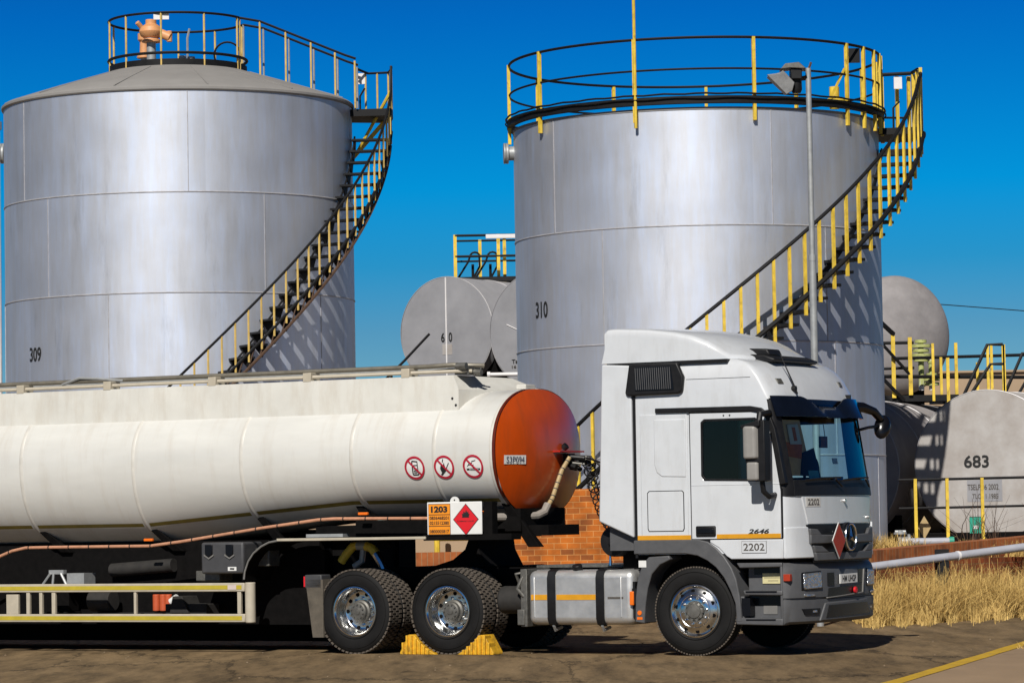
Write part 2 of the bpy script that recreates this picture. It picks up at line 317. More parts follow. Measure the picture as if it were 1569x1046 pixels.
straw_plain = mat("straw_plain", (0.64, 0.43, 0.13), 0.85, c2=(0.36, 0.215, 0.05), scale=3.0, spec=0.2)

# ------------------------------------------------------------------ mesh helpers
from mathutils.geometry import tessellate_polygon
class MB:
    def __init__(s): s.v = []; s.f = []; s.m = []
    def add(s, vs, fs, mi=0):
        o = len(s.v); s.v += [tuple(v) for v in vs]
        for f in fs: s.f.append(tuple(i + o for i in f)); s.m.append(mi)
    def box(s, x0, x1, y0, y1, z0, z1, mi=0, mtx=None):
        vs = [Vector(p) for p in ((x0, y0, z0), (x1, y0, z0), (x1, y1, z0), (x0, y1, z0), (x0, y0, z1), (x1, y0, z1), (x1, y1, z1), (x0, y1, z1))]
        if mtx: vs = [mtx @ v for v in vs]
        s.add(vs, [(0, 3, 2, 1), (4, 5, 6, 7), (0, 1, 5, 4), (1, 2, 6, 5), (2, 3, 7, 6), (3, 0, 4, 7)], mi)
    def tube(s, pts, r, n=8, mi=0, caps=True, closed=False):
        pts = [Vector(p) for p in pts]; k = len(pts); rings = []
        up = Vector((0, 0, 1)); prevn = None
        for i, p in enumerate(pts):
            if closed: d = (pts[(i + 1) % k] - pts[i - 1])
            else: d = pts[min(i + 1, k - 1)] - pts[max(i - 1, 0)]
            d.normalize()
            if prevn is None:
                a = up if abs(d.z) < 0.9 else Vector((1, 0, 0)); nrm = d.cross(a).normalized()
            else:
                nrm = prevn - d * prevn.dot(d)
                nrm = nrm.normalized() if nrm.length > 1e-6 else d.cross(up).normalized()
            prevn = nrm; bn = d.cross(nrm)
            rr = r[i] if isinstance(r, (list, tuple)) else r
            rings.append([p + (nrm * math.cos(2 * PI * j / n) + bn * math.sin(2 * PI * j / n)) * rr for j in range(n)])
        s.loft(rings, True, caps and not closed, closed, mi)
    def loft(s, rings, wrap=True, caps=True, closed=False, mi=0):
        n = len(rings[0]); vs = [v for r in rings for v in r]; fs = []
        K = len(rings)
        for i in range(K if closed else K - 1):
            a = i * n; b = ((i + 1) % K) * n
            for j in range(n if wrap else n - 1):
                j2 = (j + 1) % n
                fs.append((a + j, a + j2, b + j2, b + j))
        if caps:
            fs.append(tuple(range(n))[::-1]); fs.append(tuple((K - 1) * n + j for j in range(n)))
        s.add(vs, fs, mi)
    def cyl(s, p0, p1, r, n=16, mi=0, r2=None): s.tube([p0, p1], [r, r if r2 is None else r2], n, mi)
    def flat(s, pts, w, t, mi=0):
        """flat bar along a polyline: w sideways (horizontal), t vertical"""
        pts = [Vector(p) for p in pts]; rings = []
        for i, p in enumerate(pts):
            d = pts[min(i + 1, len(pts) - 1)] - pts[max(i - 1, 0)]
            sd = Vector((d.y, -d.x, 0)); sd = sd.normalized() if sd.length > 1e-6 else Vector((1, 0, 0))
            upv = Vector((0, 0, 1))
            rings.append([p - sd * w / 2 - upv * t / 2, p + sd * w / 2 - upv * t / 2, p + sd * w / 2 + upv * t / 2, p - sd * w / 2 + upv * t / 2])
        s.loft(rings, True, True, False, mi)
    def lathe(s, prof, n=48, axis='Z', c=(0, 0, 0), mi=0, a0=0, a1=2 * PI):
        """prof = [(r, h)...] turned round an axis through c"""
        full = abs(a1 - a0 - 2 * PI) < 1e-6; rings = []
        for k in range(n if full else n + 1):
            a = a0 + (a1 - a0) * k / n; ring = []
            for r, hh in prof:
                if axis == 'Z': p = (c[0] + r * math.cos(a), c[1] + r * math.sin(a), c[2] + hh)
                elif axis == 'Y': p = (c[0] + r * math.cos(a), c[1] + hh, c[2] + r * math.sin(a))
                else: p = (c[0] + hh, c[1] + r * math.cos(a), c[2] + r * math.sin(a))
                ring.append(p)
            rings.append(ring)
        s.loft(rings, False, False, full, mi)
    def prism_y(s, poly, y0, y1, mi=0):
        """polygon in XZ extruded along Y"""
        n = len(poly); vs = [(x, y0, z) for x, z in poly] + [(x, y1, z) for x, z in poly]
        s.add(vs, [tuple(range(n)), tuple(range(2 * n - 1, n - 1, -1))] + [(i, i + n, (i + 1) % n + n, (i + 1) % n) for i in range(n)], mi)
    def prism_hole(s, outer, inner, y0, y1, mi=0):
        """XZ polygon with a hole, extruded along Y"""
        loops = [[Vector((x, z, 0)) for x, z in outer], [Vector((x, z, 0)) for x, z in inner]]
        tris = tessellate_polygon(loops); allp = list(outer) + list(inner); n = len(allp)
        vs = [(x, y0, z) for x, z in allp] + [(x, y1, z) for x, z in allp]
        fs = [tuple(t) for t in tris] + [tuple(i + n for i in t[::-1]) for t in tris]
        a, b = len(outer), len(inner)
        fs += [(i, (i + 1) % a, (i + 1) % a + n, i + n) for i in range(a)]
        fs += [(a + i, a + (i + 1) % b, a + (i + 1) % b + n, a + i + n) for i in range(b)]
        s.add(vs, fs, mi)
    def prism_z(s, poly, z0, z1, mi=0):
        n = len(poly); vs = [(x, y, z0) for x, y in poly] + [(x, y, z1) for x, y in poly]
        s.add(vs, [tuple(range(n))[::-1], tuple(range(n, 2 * n))] + [(i, (i + 1) % n, (i + 1) % n + n, i + n) for i in range(n)], mi)
    def build(s, name, mats, parent=None, loc=(0, 0, 0), rot=(0, 0, 0), angle=35, bevel=0.0, off=(0, 0, 0), seg=2, recalc=True):
        me = bpy.data.meshes.new(name)
        me.from_pydata([(v[0] - off[0], v[1] - off[1], v[2] - off[2]) for v in s.v], [], s.f)
        if not isinstance(mats, (list, tuple)): mats = [mats]
        for m_ in mats: me.materials.append(m_)
        me.polygons.foreach_set("material_index", s.m)
        if recalc:
            bm = bmesh.new(); bm.from_mesh(me)
            bmesh.ops.recalc_face_normals(bm, faces=bm.faces); bm.to_mesh(me); bm.free()
        me.polygons.foreach_set("use_smooth", [True] * len(me.polygons))
        me.set_sharp_from_angle(angle=R(angle))
        me.update()
        o = bpy.data.objects.new(name, me); COL.objects.link(o)
        o.location = loc; o.rotation_euler = rot
        if parent: o.parent = parent
        if bevel > 0:
            bv = o.modifiers.new("bevel", 'BEVEL'); bv.width = bevel; bv.segments = seg; bv.limit_method = 'ANGLE'; bv.angle_limit = R(40); bv.harden_normals = False
        return o

def tag(o, label=None, cat=None, group=None, kind=None):
    if label: o["label"] = label
    if cat: o["category"] = cat
    if group: o["group"] = group
    if kind: o["kind"] = kind
    return o
def empty(name, loc, rz=0.0):
    o = bpy.data.objects.new(name, None); COL.objects.link(o); o.location = loc; o.rotation_euler = (0, 0, rz); o.empty_display_size = 0.3
    return o
def dup(o, parent=None, loc=None, rot=None):
    c = o.copy(); COL.objects.link(c)
    if parent: c.parent = parent
    if loc is not None: c.location = loc
    if rot is not None: c.rotation_euler = rot
    for ch in list(o.children): dup(ch, c)
    return c

def text_shape(txt, height, bold=0.0, width=None, slant=0.0):
    """flat triangulated lettering centred on the origin, in XY"""
    cu = bpy.data.curves.new("t", 'FONT'); cu.body = txt; cu.size = 1.0; cu.offset = bold; cu.shear = slant; cu.resolution_u = 3
    ob = bpy.data.objects.new("t", cu); COL.objects.link(ob)
    dg = bpy.context.evaluated_depsgraph_get()
    me = bpy.data.meshes.new_from_object(ob.evaluated_get(dg))
    vs = [v.co.copy() for v in me.vertices]; fs = [tuple(p.vertices) for p in me.polygons]
    bpy.data.objects.remove(ob); bpy.data.curves.remove(cu); bpy.data.meshes.remove(me)
    x0, x1 = min(v.x for v in vs), max(v.x for v in vs); y0, y1 = min(v.y for v in vs), max(v.y for v in vs)
    k = height / (y1 - y0); kx = k if width is None else width / (x1 - x0)
    return [((v.x - (x0 + x1) / 2) * kx, (v.y - (y0 + y1) / 2) * k) for v in vs], fs
def put_text(mb, txt, height, fn, bold=0.0, width=None, slant=0.0, dx=0.0, dy=0.0, mi=0):
    vs, fs = text_shape(txt, height, bold, width, slant)
    mb.add([fn(x + dx, y + dy) for x, y in vs], fs, mi)
def disc_pts(r, n=28, cx=0, cy=0, sx=1): return [(cx + sx * r * math.cos(2 * PI * i / n), cy + r * math.sin(2 * PI * i / n)) for i in range(n)]
def put_poly(mb, pts, fn, mi=0): mb.add([fn(x, y) for x, y in pts], [tuple(range(len(pts)))], mi)
def put_ring(mb, r0, r1, fn, mi=0, n=40):
    vs = []; fs = []
    for i in range(n):
        a = 2 * PI * i / n
        vs += [fn(r0 * math.cos(a), r0 * math.sin(a)), fn(r1 * math.cos(a), r1 * math.sin(a))]
        j = (i + 1) % n; fs.append((2 * i, 2 * i + 1, 2 * j + 1, 2 * j))
    mb.add(vs, fs, mi)
def put_bar(mb, x0, y0, x1, y1, wd, fn, mi=0):
    d = math.hypot(x1 - x0, y1 - y0); nx, ny = -(y1 - y0) / d * wd / 2, (x1 - x0) / d * wd / 2
    k = 6; vs = []; fs = []
    for i in range(k + 1):
        t = i / k; x = x0 + (x1 - x0) * t; y = y0 + (y1 - y0) * t
        vs += [fn(x - nx, y - ny), fn(x + nx, y + ny)]
        if i: fs.append((2 * i - 2, 2 * i, 2 * i + 1, 2 * i - 1))
    mb.add(vs, fs, mi)

# ------------------------------------------------------------------ setting: ground
g = MB(); g.add([(-400, -60, 0), (400, -60, 0), (400, 900, 0), (-400, 900, 0)], [(0, 1, 2, 3)])
tag(g.build("ground", asphalt), kind="structure")
def line_pt(t, off=0.0):   # the painted edge runs from (3.57,32.75) to (6.34,42.03)
    d = Vector((2.77, 9.28, 0)).normalized(); nrm = Vector((d.y, -d.x, 0))
    return Vector((3.57, 32.75, 0)) + d * t + nrm * off
cp = MB(); a, b_, c_, d_ = line_pt(-20, 0.19), line_pt(-20, 12), line_pt(22, 12), line_pt(22, 0.19)
cp.add([(p.x, p.y, 0.004) for p in (a, b_, c_, d_)], [(0, 1, 2, 3)])
tag(cp.build("concrete_apron", concrete), kind="structure")
ln = MB(); pts = []
for i in range(60):
    t = -20 + 42 * i / 59
    pts.append((line_pt(t, -0.0 + random.uniform(-.012, .012)), line_pt(t, 0.19 + random.uniform(-.012, .012))))
ln.add([(p.x, p.y, 0.009) for pr in pts for p in pr], [(2 * i, 2 * i + 1, 2 * i + 3, 2 * i + 2) for i in range(59)])
tag(ln.build("yellow_line", line_yellow), kind="structure")
jt = MB()
for t in (6.2, 9.3, 14.0):
    p, q = line_pt(t, 0.25), line_pt(t + 1.2, 9)
    jt.add([(p.x, p.y, .0085), (q.x, q.y, .0085), (q.x + .01, q.y + .035, .0085), (p.x + .01, p.y + .035, .0085)], [(0, 1, 2, 3)])
tag(jt.build("concrete_joints", soil), kind="structure")
# raised earth inside the bund
be = MB(); be.prism_z([(-40, 55.12), (4.5, 55.12), (4.75, 52.35), (11.4, 60.9), (26, 79.6), (26, 110), (-40, 110)], -0.2, 0.86)
tag(be.build("bund_earth", soil), kind="structure")

# ------------------------------------------------------------------ tractor unit
T0 = Vector((2.695, 40.717, 0)); YAW = R(-29.4)
tractor = empty("tractor_unit", T0, YAW)
tag(tractor, "white three-axle truck tractor with high roof cab, coupled to the tanker trailer", "truck")
LV = [(0.3, 1.14, 1.43, 1.25), (1.12, 1.14, 1.43, 1.25), (1.9, 1.14, 1.41, 1.245), (3.0, 1.0, 1.19, 1.24), (3.15, .92, 1.13, 1.237), (3.28, .85, 1.05, 1.23), (3.38, .77, .95, 1.21), (3.45, .68, .85, 1.18), (3.49, .56, .72, 1.13), (3.51, .42, .56, 1.05)]
def lvl(z):
    if z <= LV[0][0]: return LV[0][1:]
    for p, q in zip(LV, LV[1:]):
        if z <= q[0]:
            t = (z - p[0]) / (q[0] - p[0]); return tuple(p[k] + (q[k] - p[k]) * t for k in (1, 2, 3))
    return LV[-1][1:]
def fx(Y, z, off=0.0):
    xs, xf, w_ = lvl(z); y = max(-.9999, min(.9999, Y / w_))
    return xs + (xf - xs) * (1 - y * y) ** .43 + off
def fpt(Y, z, off=0.0): return (fx(Y, z, off), Y, z)
def patch(mb, corners, off, thick=0.02, n=10, m=2, mi=0):
    """curved panel on the cab front: corners (Y,z) as near-bottom, far-bottom, far-top, near-top"""
    (a, b, c, d) = corners; out = []
    for o in (off, off - thick):
        for i in range(m + 1):
            v = i / m
            for j in range(n + 1):
                u = j / n
                Y = (a[0] * (1 - u) + b[0] * u) * (1 - v) + (d[0] * (1 - u) + c[0] * u) * v
                z = (a[1] * (1 - u) + b[1] * u) * (1 - v) + (d[1] * (1 - u) + c[1] * u) * v
                out.append(fpt(Y, z, o))
    N = (m + 1) * (n + 1); fs = []
    idx = lambda i, j, k: k * N + i * (n + 1) + j
    for k in (0, 1):
        for i in range(m):
            for j in range(n): fs.append((idx(i, j, k), idx(i, j + 1, k), idx(i + 1, j + 1, k), idx(i + 1, j, k)))
    for i in range(m):
        for j in (0, n): fs.append((idx(i, j, 0), idx(i + 1, j, 0), idx(i + 1, j, 1), idx(i, j, 1)))
    for j in range(n):
        for i in (0, m): fs.append((idx(i, j, 0), idx(i, j + 1, 0), idx(i, j + 1, 1), idx(i, j, 1)))
    mb.add(out, fs, mi)

XR = -0.74
def cab_ring(z, grow=0.0):
    xs, xf, w_ = lvl(z); pts = []; tag_ = []
    SD = (0, .15, .3, .455, .6, .75, .9)
    for k in SD: pts.append((XR + (xs - XR) * k, -w_)); tag_.append(None)
    ths = [-90, -86, -82, -78, -74, -70, -62, -54, -45, -36, -27, -18, -9, 0, 9, 18, 27, 36, 45, 54, 62, 70, 74, 78, 82, 86, 90]
    for th in ths:
        y = w_ * math.sin(R(th)); c = max(0.0, math.cos(R(th)))
        pts.append((xs + (xf - xs) * c ** .86, y)); tag_.append(th)
    for k in SD[::-1]: pts.append((XR + (xs - XR) * k, w_)); tag_.append(None)
    return pts, tag_
ZL = [1.20, 1.36, 1.5, 1.7, 1.87, 2.02, 2.2, 2.45, 2.7, 2.82, 2.95, 3.01, 3.08, 3.15, 3.22, 3.28, 3.33, 3.38, 3.42, 3.45, 3.475, 3.49, 3.51]
shell, wsc, wsf, fwn, hole = MB(), MB(), MB(), MB(), MB()
rings = [cab_ring(z) for z in ZL]; tags_ = rings[0][1]; NP = len(tags_)
allv = [(x, y, z) for (pts, _), z in zip(rings, ZL) for x, y in pts]
for mb_ in (shell, wsc, wsf, fwn, hole): mb_.v = list(allv)
for i in range(len(ZL) - 1):
    for j in range(NP):
        j2 = (j + 1) % NP; f = (i * NP + j, i * NP + j2, (i + 1) * NP + j2, (i + 1) * NP + j)
        zc = (ZL[i] + ZL[i + 1]) / 2; t1, t2 = tags_[j], tags_[j2]; dst = shell
        if t1 is not None and t2 is not None:
            th = (t1 + t2) / 2
            if 2.02 < zc < 2.95 and abs(th) < 74: dst = wsc
            elif 1.87 < zc < 3.01 and abs(th) < 82: dst = wsf
        if t1 is None and t2 is None and 2.02 < zc < 2.82:
            if j in (3, 4, 5): dst = hole
            elif NP - 1 - j2 in (3, 4, 5): dst = fwn
        dst.f.append(f); dst.m.append(0)
shell.f.append(tuple(range((len(ZL) - 1) * NP, len(ZL) * NP))); shell.m.append(0)
shell.f.append(tuple(range(NP))[::-1]); shell.m.append(0)
def prune(mb):
    used = sorted({i for f in mb.f for i in f}); mp = {o: n for n, o in enumerate(used)}
    mb.v = [mb.v[i] for i in used]; mb.f = [tuple(mp[i] for i in f) for f in mb.f]
for mb_ in (shell, wsc, wsf, fwn): prune(mb_)
cab = shell.build("cab_shell", cab_white, tractor, angle=30)
ws = wsc.build("windscreen", ws_glass, tractor, angle=60)
fwn.build("far_window", far_glass, tractor)
wf = wsf.build("windscreen_frame", gloss_black, tractor, angle=40)

# seams and pressed panels on the near side of the cab
YS = -1.25
sm = MB()
sm.box(-0.745, -0.715, YS - .004, YS + .02, 1.16, 3.46)
sm.build("panel_gap", black_plastic, cab)
sm = MB(); sm.box(1.180, 1.190, YS + .0, YS + .07, 1.38, 1.95)
sm.build("panel_gap", black_plastic, cab)
pp = MB(); pp.prism_y([(-.66, 1.40), (-.03, 1.40), (-.03, 2.86), (-.66, 2.86)], YS - .004, YS + .02); pp.build("side_panel", cab_white, cab, bevel=.01)
pp = MB(); pp.prism_y([(-.47, 2.80), (-.47, 2.26), (-.44, 2.17), (-.37, 2.12), (-.05, 2.11), (-.05, 2.80)], YS - .012, YS + .01); pp.build("sleeper_panel", cab_white, cab, bevel=.012, seg=3)
pp = MB(); pp.prism_y([(-.575, 1.50), (-.56, 1.47), (-.10, 1.47), (-.085, 1.50), (-.085, 1.93), (-.11, 1.955), (-.55, 1.955), (-.575, 1.93)], YS - .0065, YS + .01, 0)
pp.build("hatch_gap", black_plastic, cab)
pp = MB(); pp.prism_y([(-.565, 1.505), (-.552, 1.478), (-.108, 1.478), (-.095, 1.505), (-.095, 1.925), (-.117, 1.945), (-.543, 1.945), (-.565, 1.925)], YS - .011, YS + .01)
pp.build("storage_hatch", cab_white, cab, bevel=.003)
# door
WIN = [(.175, 2.13), (.205, 2.085), (.985, 2.065), (1.01, 2.09), (.99, 2.30), (.95, 2.60), (.91, 2.72), (.86, 2.76), (.215, 2.76), (.18, 2.735)]
WOUT = [(.15, 2.12), (.19, 2.06), (1.005, 2.04), (1.04, 2.07), (1.015, 2.30), (.975, 2.62), (.93, 2.74), (.87, 2.785), (.20, 2.785), (.155, 2.75)]
dg = MB(); dg.prism_hole([(.0, 1.19), (.245, 1.33), (.27, 1.36), (1.185, 1.36), (1.185, 1.92), (1.115, 2.35), (1.05, 2.72), (.99, 2.82), (.88, 2.865), (0, 2.87)], WOUT, YS - .004, YS + .03); dg.build("door_gap", black_plastic, cab)
door = MB(); door.prism_hole([(.012, 1.375), (1.172, 1.375), (1.172, 1.92), (1.105, 2.35), (1.04, 2.71), (.985, 2.805), (.875, 2.85), (.012, 2.857)], WOUT, YS - .013, YS + .03)
door_o = door.build("door", cab_white, tractor, bevel=.006)
dl = MB(); dl.box(.02, 1.165, YS - .0165, YS - .01, 2.005, 2.015); dl.build("waist_line", cab_white, door_o, bevel=.002)
wnd = MB(); wnd.prism_hole(WOUT, WIN, YS - .017, YS + .02); wnd.build("window_seal", black_plastic, door_o, bevel=.003)
wnd = MB(); wnd.add([(x, YS - .004, z) for x, z in WIN], [tuple(range(len(WIN)))]); wnd.build("window", side_glass, door_o)
for x in (.46, .54):
    dots = MB(); dots.cyl((x, YS - .012, 2.825), (x, YS - .022, 2.825), .009, 10); dots.build("bolt", ink, door_o)
dh = MB(); dh.box(.07, .33, YS - .035, YS - .0, 1.405, 1.53); dh.build("door_handle", black_plastic, door_o, bevel=.015)
dh = MB(); dh.box(.09, .31, YS - .042, YS - .03, 1.44, 1.50); dh.build("handle_grip", gloss_black, door_o, bevel=.01)
# black trim over the door and down the pillar
tr = MB(); pl = [(-.44, 2.905), (.2, 2.90), (.80, 2.895), (.93, 2.87), (1.02, 2.80), (1.075, 2.65), (1.12, 2.42), (1.165, 2.15), (1.19, 2.0)]
vs = []; fs = []
for i, (x, z) in enumerate(pl):
    p, q = pl[max(0, i - 1)], pl[min(len(pl) - 1, i + 1)]; d = Vector((q[0] - p[0], q[1] - p[1])).normalized(); n_ = Vector((-d.y, d.x)) * (.028 + .012 * i / 8)
    for s_ in (1, -1):
        for y in (YS - .03, YS + .06): vs.append((x + n_.x * s_ + .012 * i / 8, y + (.012 if i > 3 else 0), z + n_.y * s_))
for i in range(len(pl) - 1):
    a = i * 4; b = a + 4
    fs += [(a, a + 2, b + 2, b), (a + 1, b + 1, b + 3, a + 3), (a, b, b + 1, a + 1), (a + 2, a + 3, b + 3, b + 2)]
fs += [(0, 1, 3, 2), (32, 34, 35, 33)]
tr.add(vs, fs); tr.build("door_trim", black_plastic, tractor, bevel=.008)
for s_ in (-1, 1):
    pb = MB(); patch(pb, [(s_ * 1.243, 1.86), (s_ * 1.10, 1.86), (s_ * 1.12, 3.0), (s_ * 1.238, 3.0)], .012, .02, n=6, m=14); pb.build("pillar_trim", black_plastic, tractor, angle=50)

# wiper cowl, wipers
cw = MB(); patch(cw, [(-1.12, 1.865), (1.12, 1.865), (1.10, 2.05), (-1.10, 2.05)], .018, .03, n=26); cowl = cw.build("wiper_cowl", black_plastic, tractor, angle=60)
for y0, y1 in ((-.95, -.1), (-.05, .85)):
    wp = MB(); wp.tube([fpt(y0 + (y1 - y0) * k / 8, 2.045 + .05 * k / 8 - .02 * (k / 8) ** 3, .055) for k in range(9)], .012, 6); wp.tube([fpt(y1, 1.97, .05), fpt(y1 - .18, 2.06, .07)], .012, 6)
    wp.build("wiper", black_plastic, cowl)
# sun visor: smoked plastic, deeper at the sides
vz = MB(); N_ = 36; top, botm = [], []
for k in range(N_ + 1):
    y = -1.23 + 2.46 * k / N_; ay = abs(y + .03)
    t_ = max(0.0, min(1.0, (ay - .22) / .45)); zt = 2.925 + .115 * t_ * t_ * (3 - 2 * t_)
    o_ = .06 + .09 * max(0.0, 1 - (ay / 1.25) ** 4)
    top.append((fx(y, zt, .045), y, zt)); botm.append((fx(y, 2.79, o_), y, 2.795 - .01 * (ay < .3)))
vz.add(top + botm + [(x - .012, y, z) for x, y, z in top] + [(x - .012, y, z) for x, y, z in botm], [(k, k + 1, k + N_ + 2, k + N_ + 1) for k in range(N_)] + [(k + 2 * N_ + 2, k + 3 * N_ + 3, k + 3 * N_ + 4, k + 2 * N_ + 3) for k in range(N_)] + [(k, k + 2 * N_ + 2, k + 2 * N_ + 3, k + 1) for k in range(N_)] + [(k + N_ + 1, k + N_ + 2, k + 3 * N_ + 4, k + 3 * N_ + 3) for k in range(N_)])
visor = vz.build("sun_visor", visor_smoke, tractor, angle=50)

# roof: forehead lamps, aerial
for y in (-.92, .78):
    lm = MB(); patch(lm, [(y - .055, 3.19), (y + .055, 3.19), (y + .055, 3.25), (y - .055, 3.25)], .014, .02, n=4); lm.build("marker_lamp", hub_dark, tractor, bevel=.004)
ae = MB(); b0 = Vector(fpt(-.72, 3.13, 0.0)); ae.cyl(b0, b0 + Vector((.05, 0, -.0)), .035, 10); ae.tube([b0 + Vector((.05, .02, -.06)), b0 + Vector((.04, 0, .0)), b0 + Vector((-.14, -.02, .42))], [.014, .012, .004], 6); ae.build("aerial", black_plastic, tractor)
ae = MB(); b0 = Vector(fpt(.82, 3.05, 0.0)); ae.box(b0.x - .02, b0.x + .05, .8, .84, 3.02, 3.09); ae.build("roof_bracket", black_plastic, tractor, bevel=.006)

# roof fairing
ff = MB(); rg = []
secs = [(-1.13, .02, 3.80, 3.87), (-1.12, .0, 3.84, 3.905), (-1.08, .0, 3.875, 3.94), (-.98, .0, 3.875, 3.945), (-.55, .0, 3.845, 3.925), (-.15, .01, 3.79, 3.90), (.15, .02, 3.735, 3.865), (.40, .04, 3.66, 3.81), (.58, .08, 3.575, 3.755), (.70, .13, 3.50, 3.71), (.84, .24, 3.47, 3.64), (.96, .42, 3.45, 3.56), (1.02, .6, 3.44, 3.49)]
for x, ins, ze, zt in secs:
    if x > -.5: x = -.5 + (x + .5) * .80
    wv = 1.235 - ins; ring = [(x - (.045 if x < -1.05 else 0), -wv, 3.49)]
    ze = max(ze, 3.492); zt = max(zt, ze + .01)
    ring += [(x, -wv + .0, 3.49 + (ze - 3.49) * t) for t in (.5, .85)]
    for a in (0, 25, 50, 75): ring.append((x, -wv + .09 * (1 - math.cos(R(a))), ze + (min(.06, (zt - ze) * .5)) * math.sin(R(a))))
    for t in (.25, .5, .75, 1.0): ring.append((x, (-wv + .1) * (1 - t), ze + (zt - ze) * (.55 + .45 * math.sin(t * PI / 2))))
    full = ring + [(p[0], -p[1], p[2]) for p in ring[-2::-1]]
    rg.append(full)
ff.loft(rg, True, True); ff.build("roof_fairing", cab_white, tractor, angle=38)
fg = MB(); fg.box(-1.1, .5, -1.225, 1.225, 3.455, 3.492); fg.build("fairing_gap", black_plastic, tractor)
rv = MB()   # black roof hatch / deflector lip at the front of the roof
rv.loft([[(x, y, z) for (x, z) in ((.20, 3.46), (.22, 3.545), (.50, 3.56), (.78, 3.545), (.93, 3.49), (.90, 3.455))] for y in (-.80, -.5, 0, .45)], True, True)
rv.build("roof_lip", black_plastic, tractor, bevel=.02)
rv = MB(); rv.loft([[(x, y, z) for x, z in ((.46, 3.54), (.45, 3.635), (.76, 3.62), (.80, 3.54))] for y in (-.66, -.30)], True, True); rv.build("roof_hatch", black_plastic, tractor, bevel=.02)

# side deflector behind the cab, both sides
for sgn in (1, -1):
    sd = MB(); sd.prism_y([(-1.235, 1.60), (-.765, 1.40), (-.765, 3.455), (-1.16, 3.48)], sgn * (-1.255), sgn * (-1.20)); sd.build("side_deflector", cab_white, tractor, bevel=.02, seg=3)
rw = MB(); rw.box(-1.14, -.74, -1.15, 1.15, 1.25, 3.45); rw.build("cab_rear_wall", grey_plastic, tractor)

sm = MB(); sm.box(-.04, .80, -1.2325, -1.20, 3.262, 3.268); sm.build("roof_seam", black_plastic, cab)
# vent grille high on the side
vg = MB(); vg.prism_y([(-.83, 3.12), (-.77, 3.47), (-.13, 3.47), (-.05, 3.30), (-.07, 3.13), (-.12, 3.10), (-.80, 3.09)], YS - .045, YS + .02); vent = vg.build("vent_grille", black_plastic, tractor, bevel=.018, seg=3)
vi = MB(); vi.prism_y([(-.69, 3.15), (-.68, 3.43), (-.21, 3.43), (-.17, 3.15)], YS - .052, YS - .03); vi.build("vent_recess", gloss_black, vent)
for k in range(17):
    sl = MB(); x = -.665 + .0285 * k; sl.tube([(x, YS - .058, 3.16), (x - .012, YS - .058, 3.42)], .006, 5); sl.build("louvre", grey_plastic, vent)

# stripes and numbers on the side
st = MB(); st.box(-.71, -.005, YS - .0085, YS - .002, 1.372, 1.425); st.box(.34, 1.168, YS - .0165, YS - .012, 1.378, 1.43); st.build("reflective_stripe", stripe_orange, tractor)
side_fn = lambda X, Z, y: (lambda u, v: (X + u, y, Z + v))
nm = MB(); put_text(nm, "2646", .058, side_fn(.885, 1.458, YS - .0175), .028, .27, .25); nm.build("model_number", ink, door_o)
lbx = MB(); lbx.box(.66, .98, YS - .0165, YS - .01, 1.205, 1.345); fl_o = lbx.build("number_plate", ink_brown, tractor)
lbx = MB(); lbx.box(.664, .976, YS - .0172, YS - .012, 1.209, 1.341); lbx.build("plate_face", cab_white, fl_o)
nm = MB(); put_text(nm, "2202", .088, side_fn(.82, 1.275, YS - .018), .018, .275); nm.build("fleet_number", ink_brown, fl_o)

# lower white sill ahead of the arch
sl = MB(); sl.prism_y([(.245, 1.335), (.36, 1.27), (.46, 1.17), (.52, 1.135), (1.19, 1.135), (1.19, 1.365), (.245, 1.365)], YS - .010, YS + .12); sl.build("cab_sill", cab_white, tractor, bevel=.012, seg=3)
for s_ in (-1, 1):
    fs_ = MB(); patch(fs_, [(s_ * 1.235, 1.135), (s_ * .80, 1.135), (s_ * .90, 1.50), (s_ * 1.235, 1.50)], .012, .05, n=10, m=4); fs_.build("corner_panel", cab_white, tractor, bevel=.012)
hd = MB(); patch(hd, [(-.90, 1.53), (.90, 1.53), (1.0, 1.855), (-1.0, 1.855)], .012, .02, n=24, m=4); hood = hd.build("front_flap", cab_white, tractor, bevel=.006, angle=60)
ff_fn = lambda Y, Z, o: (lambda u, v: fpt(Y + u, Z + v, o))
np_ = MB(); patch(np_, [(-.93, 1.735), (-.63, 1.735), (-.63, 1.845), (-.93, 1.845)], .0155, .01, n=5); fl2 = np_.build("number_sticker", mat("sticker_grey", (.56, .55, .52), .5), hood)
nm = MB(); put_text(nm, "2202", .075, ff_fn(-.78, 1.79, .0185), .018, .24); nm.build("fleet_number", ink_brown, hood)
for y, z in ((-.02, 1.80), (.80, 1.60)):
    c = Vector(fpt(y, z, .012)); bt = MB(); bt.cyl(c, c + Vector((.03, 0, 0)), .022, 10); bt.build("latch", chrome, hood)

# grille
gr = MB(); patch(gr, [(-.78, 1.08), (.80, 1.08), (.93, 1.525), (-.93, 1.525)], .008, .04, n=24, m=4); grille = gr.build("grille", black_plastic, tractor, angle=60)
br_ = MB()
for s_ in (1, -1):
    patch(br_, [(s_ * .90, 1.30), (s_ * .22, 1.30), (s_ * .22, 1.395), (s_ * .90, 1.41)], .045, .05, n=10)
    patch(br_, [(s_ * .90, 1.40), (s_ * .66, 1.395), (s_ * .76, 1.47), (s_ * .91, 1.48)], .045, .05, n=6)
    patch(br_, [(s_ * .80, 1.10), (s_ * .0, 1.10), (s_ * .0, 1.19), (s_ * .83, 1.20)], .05, .05, n=12)
    patch(br_, [(s_ * .83, 1.20), (s_ * .52, 1.195), (s_ * .68, 1.27), (s_ * .86, 1.28)], .05, .05, n=6)
br_.build("grille_bar", grey_plastic, grille, bevel=.01)
em = MB(); ec = Vector((fx(0, 1.37, .075), 0, 1.37))
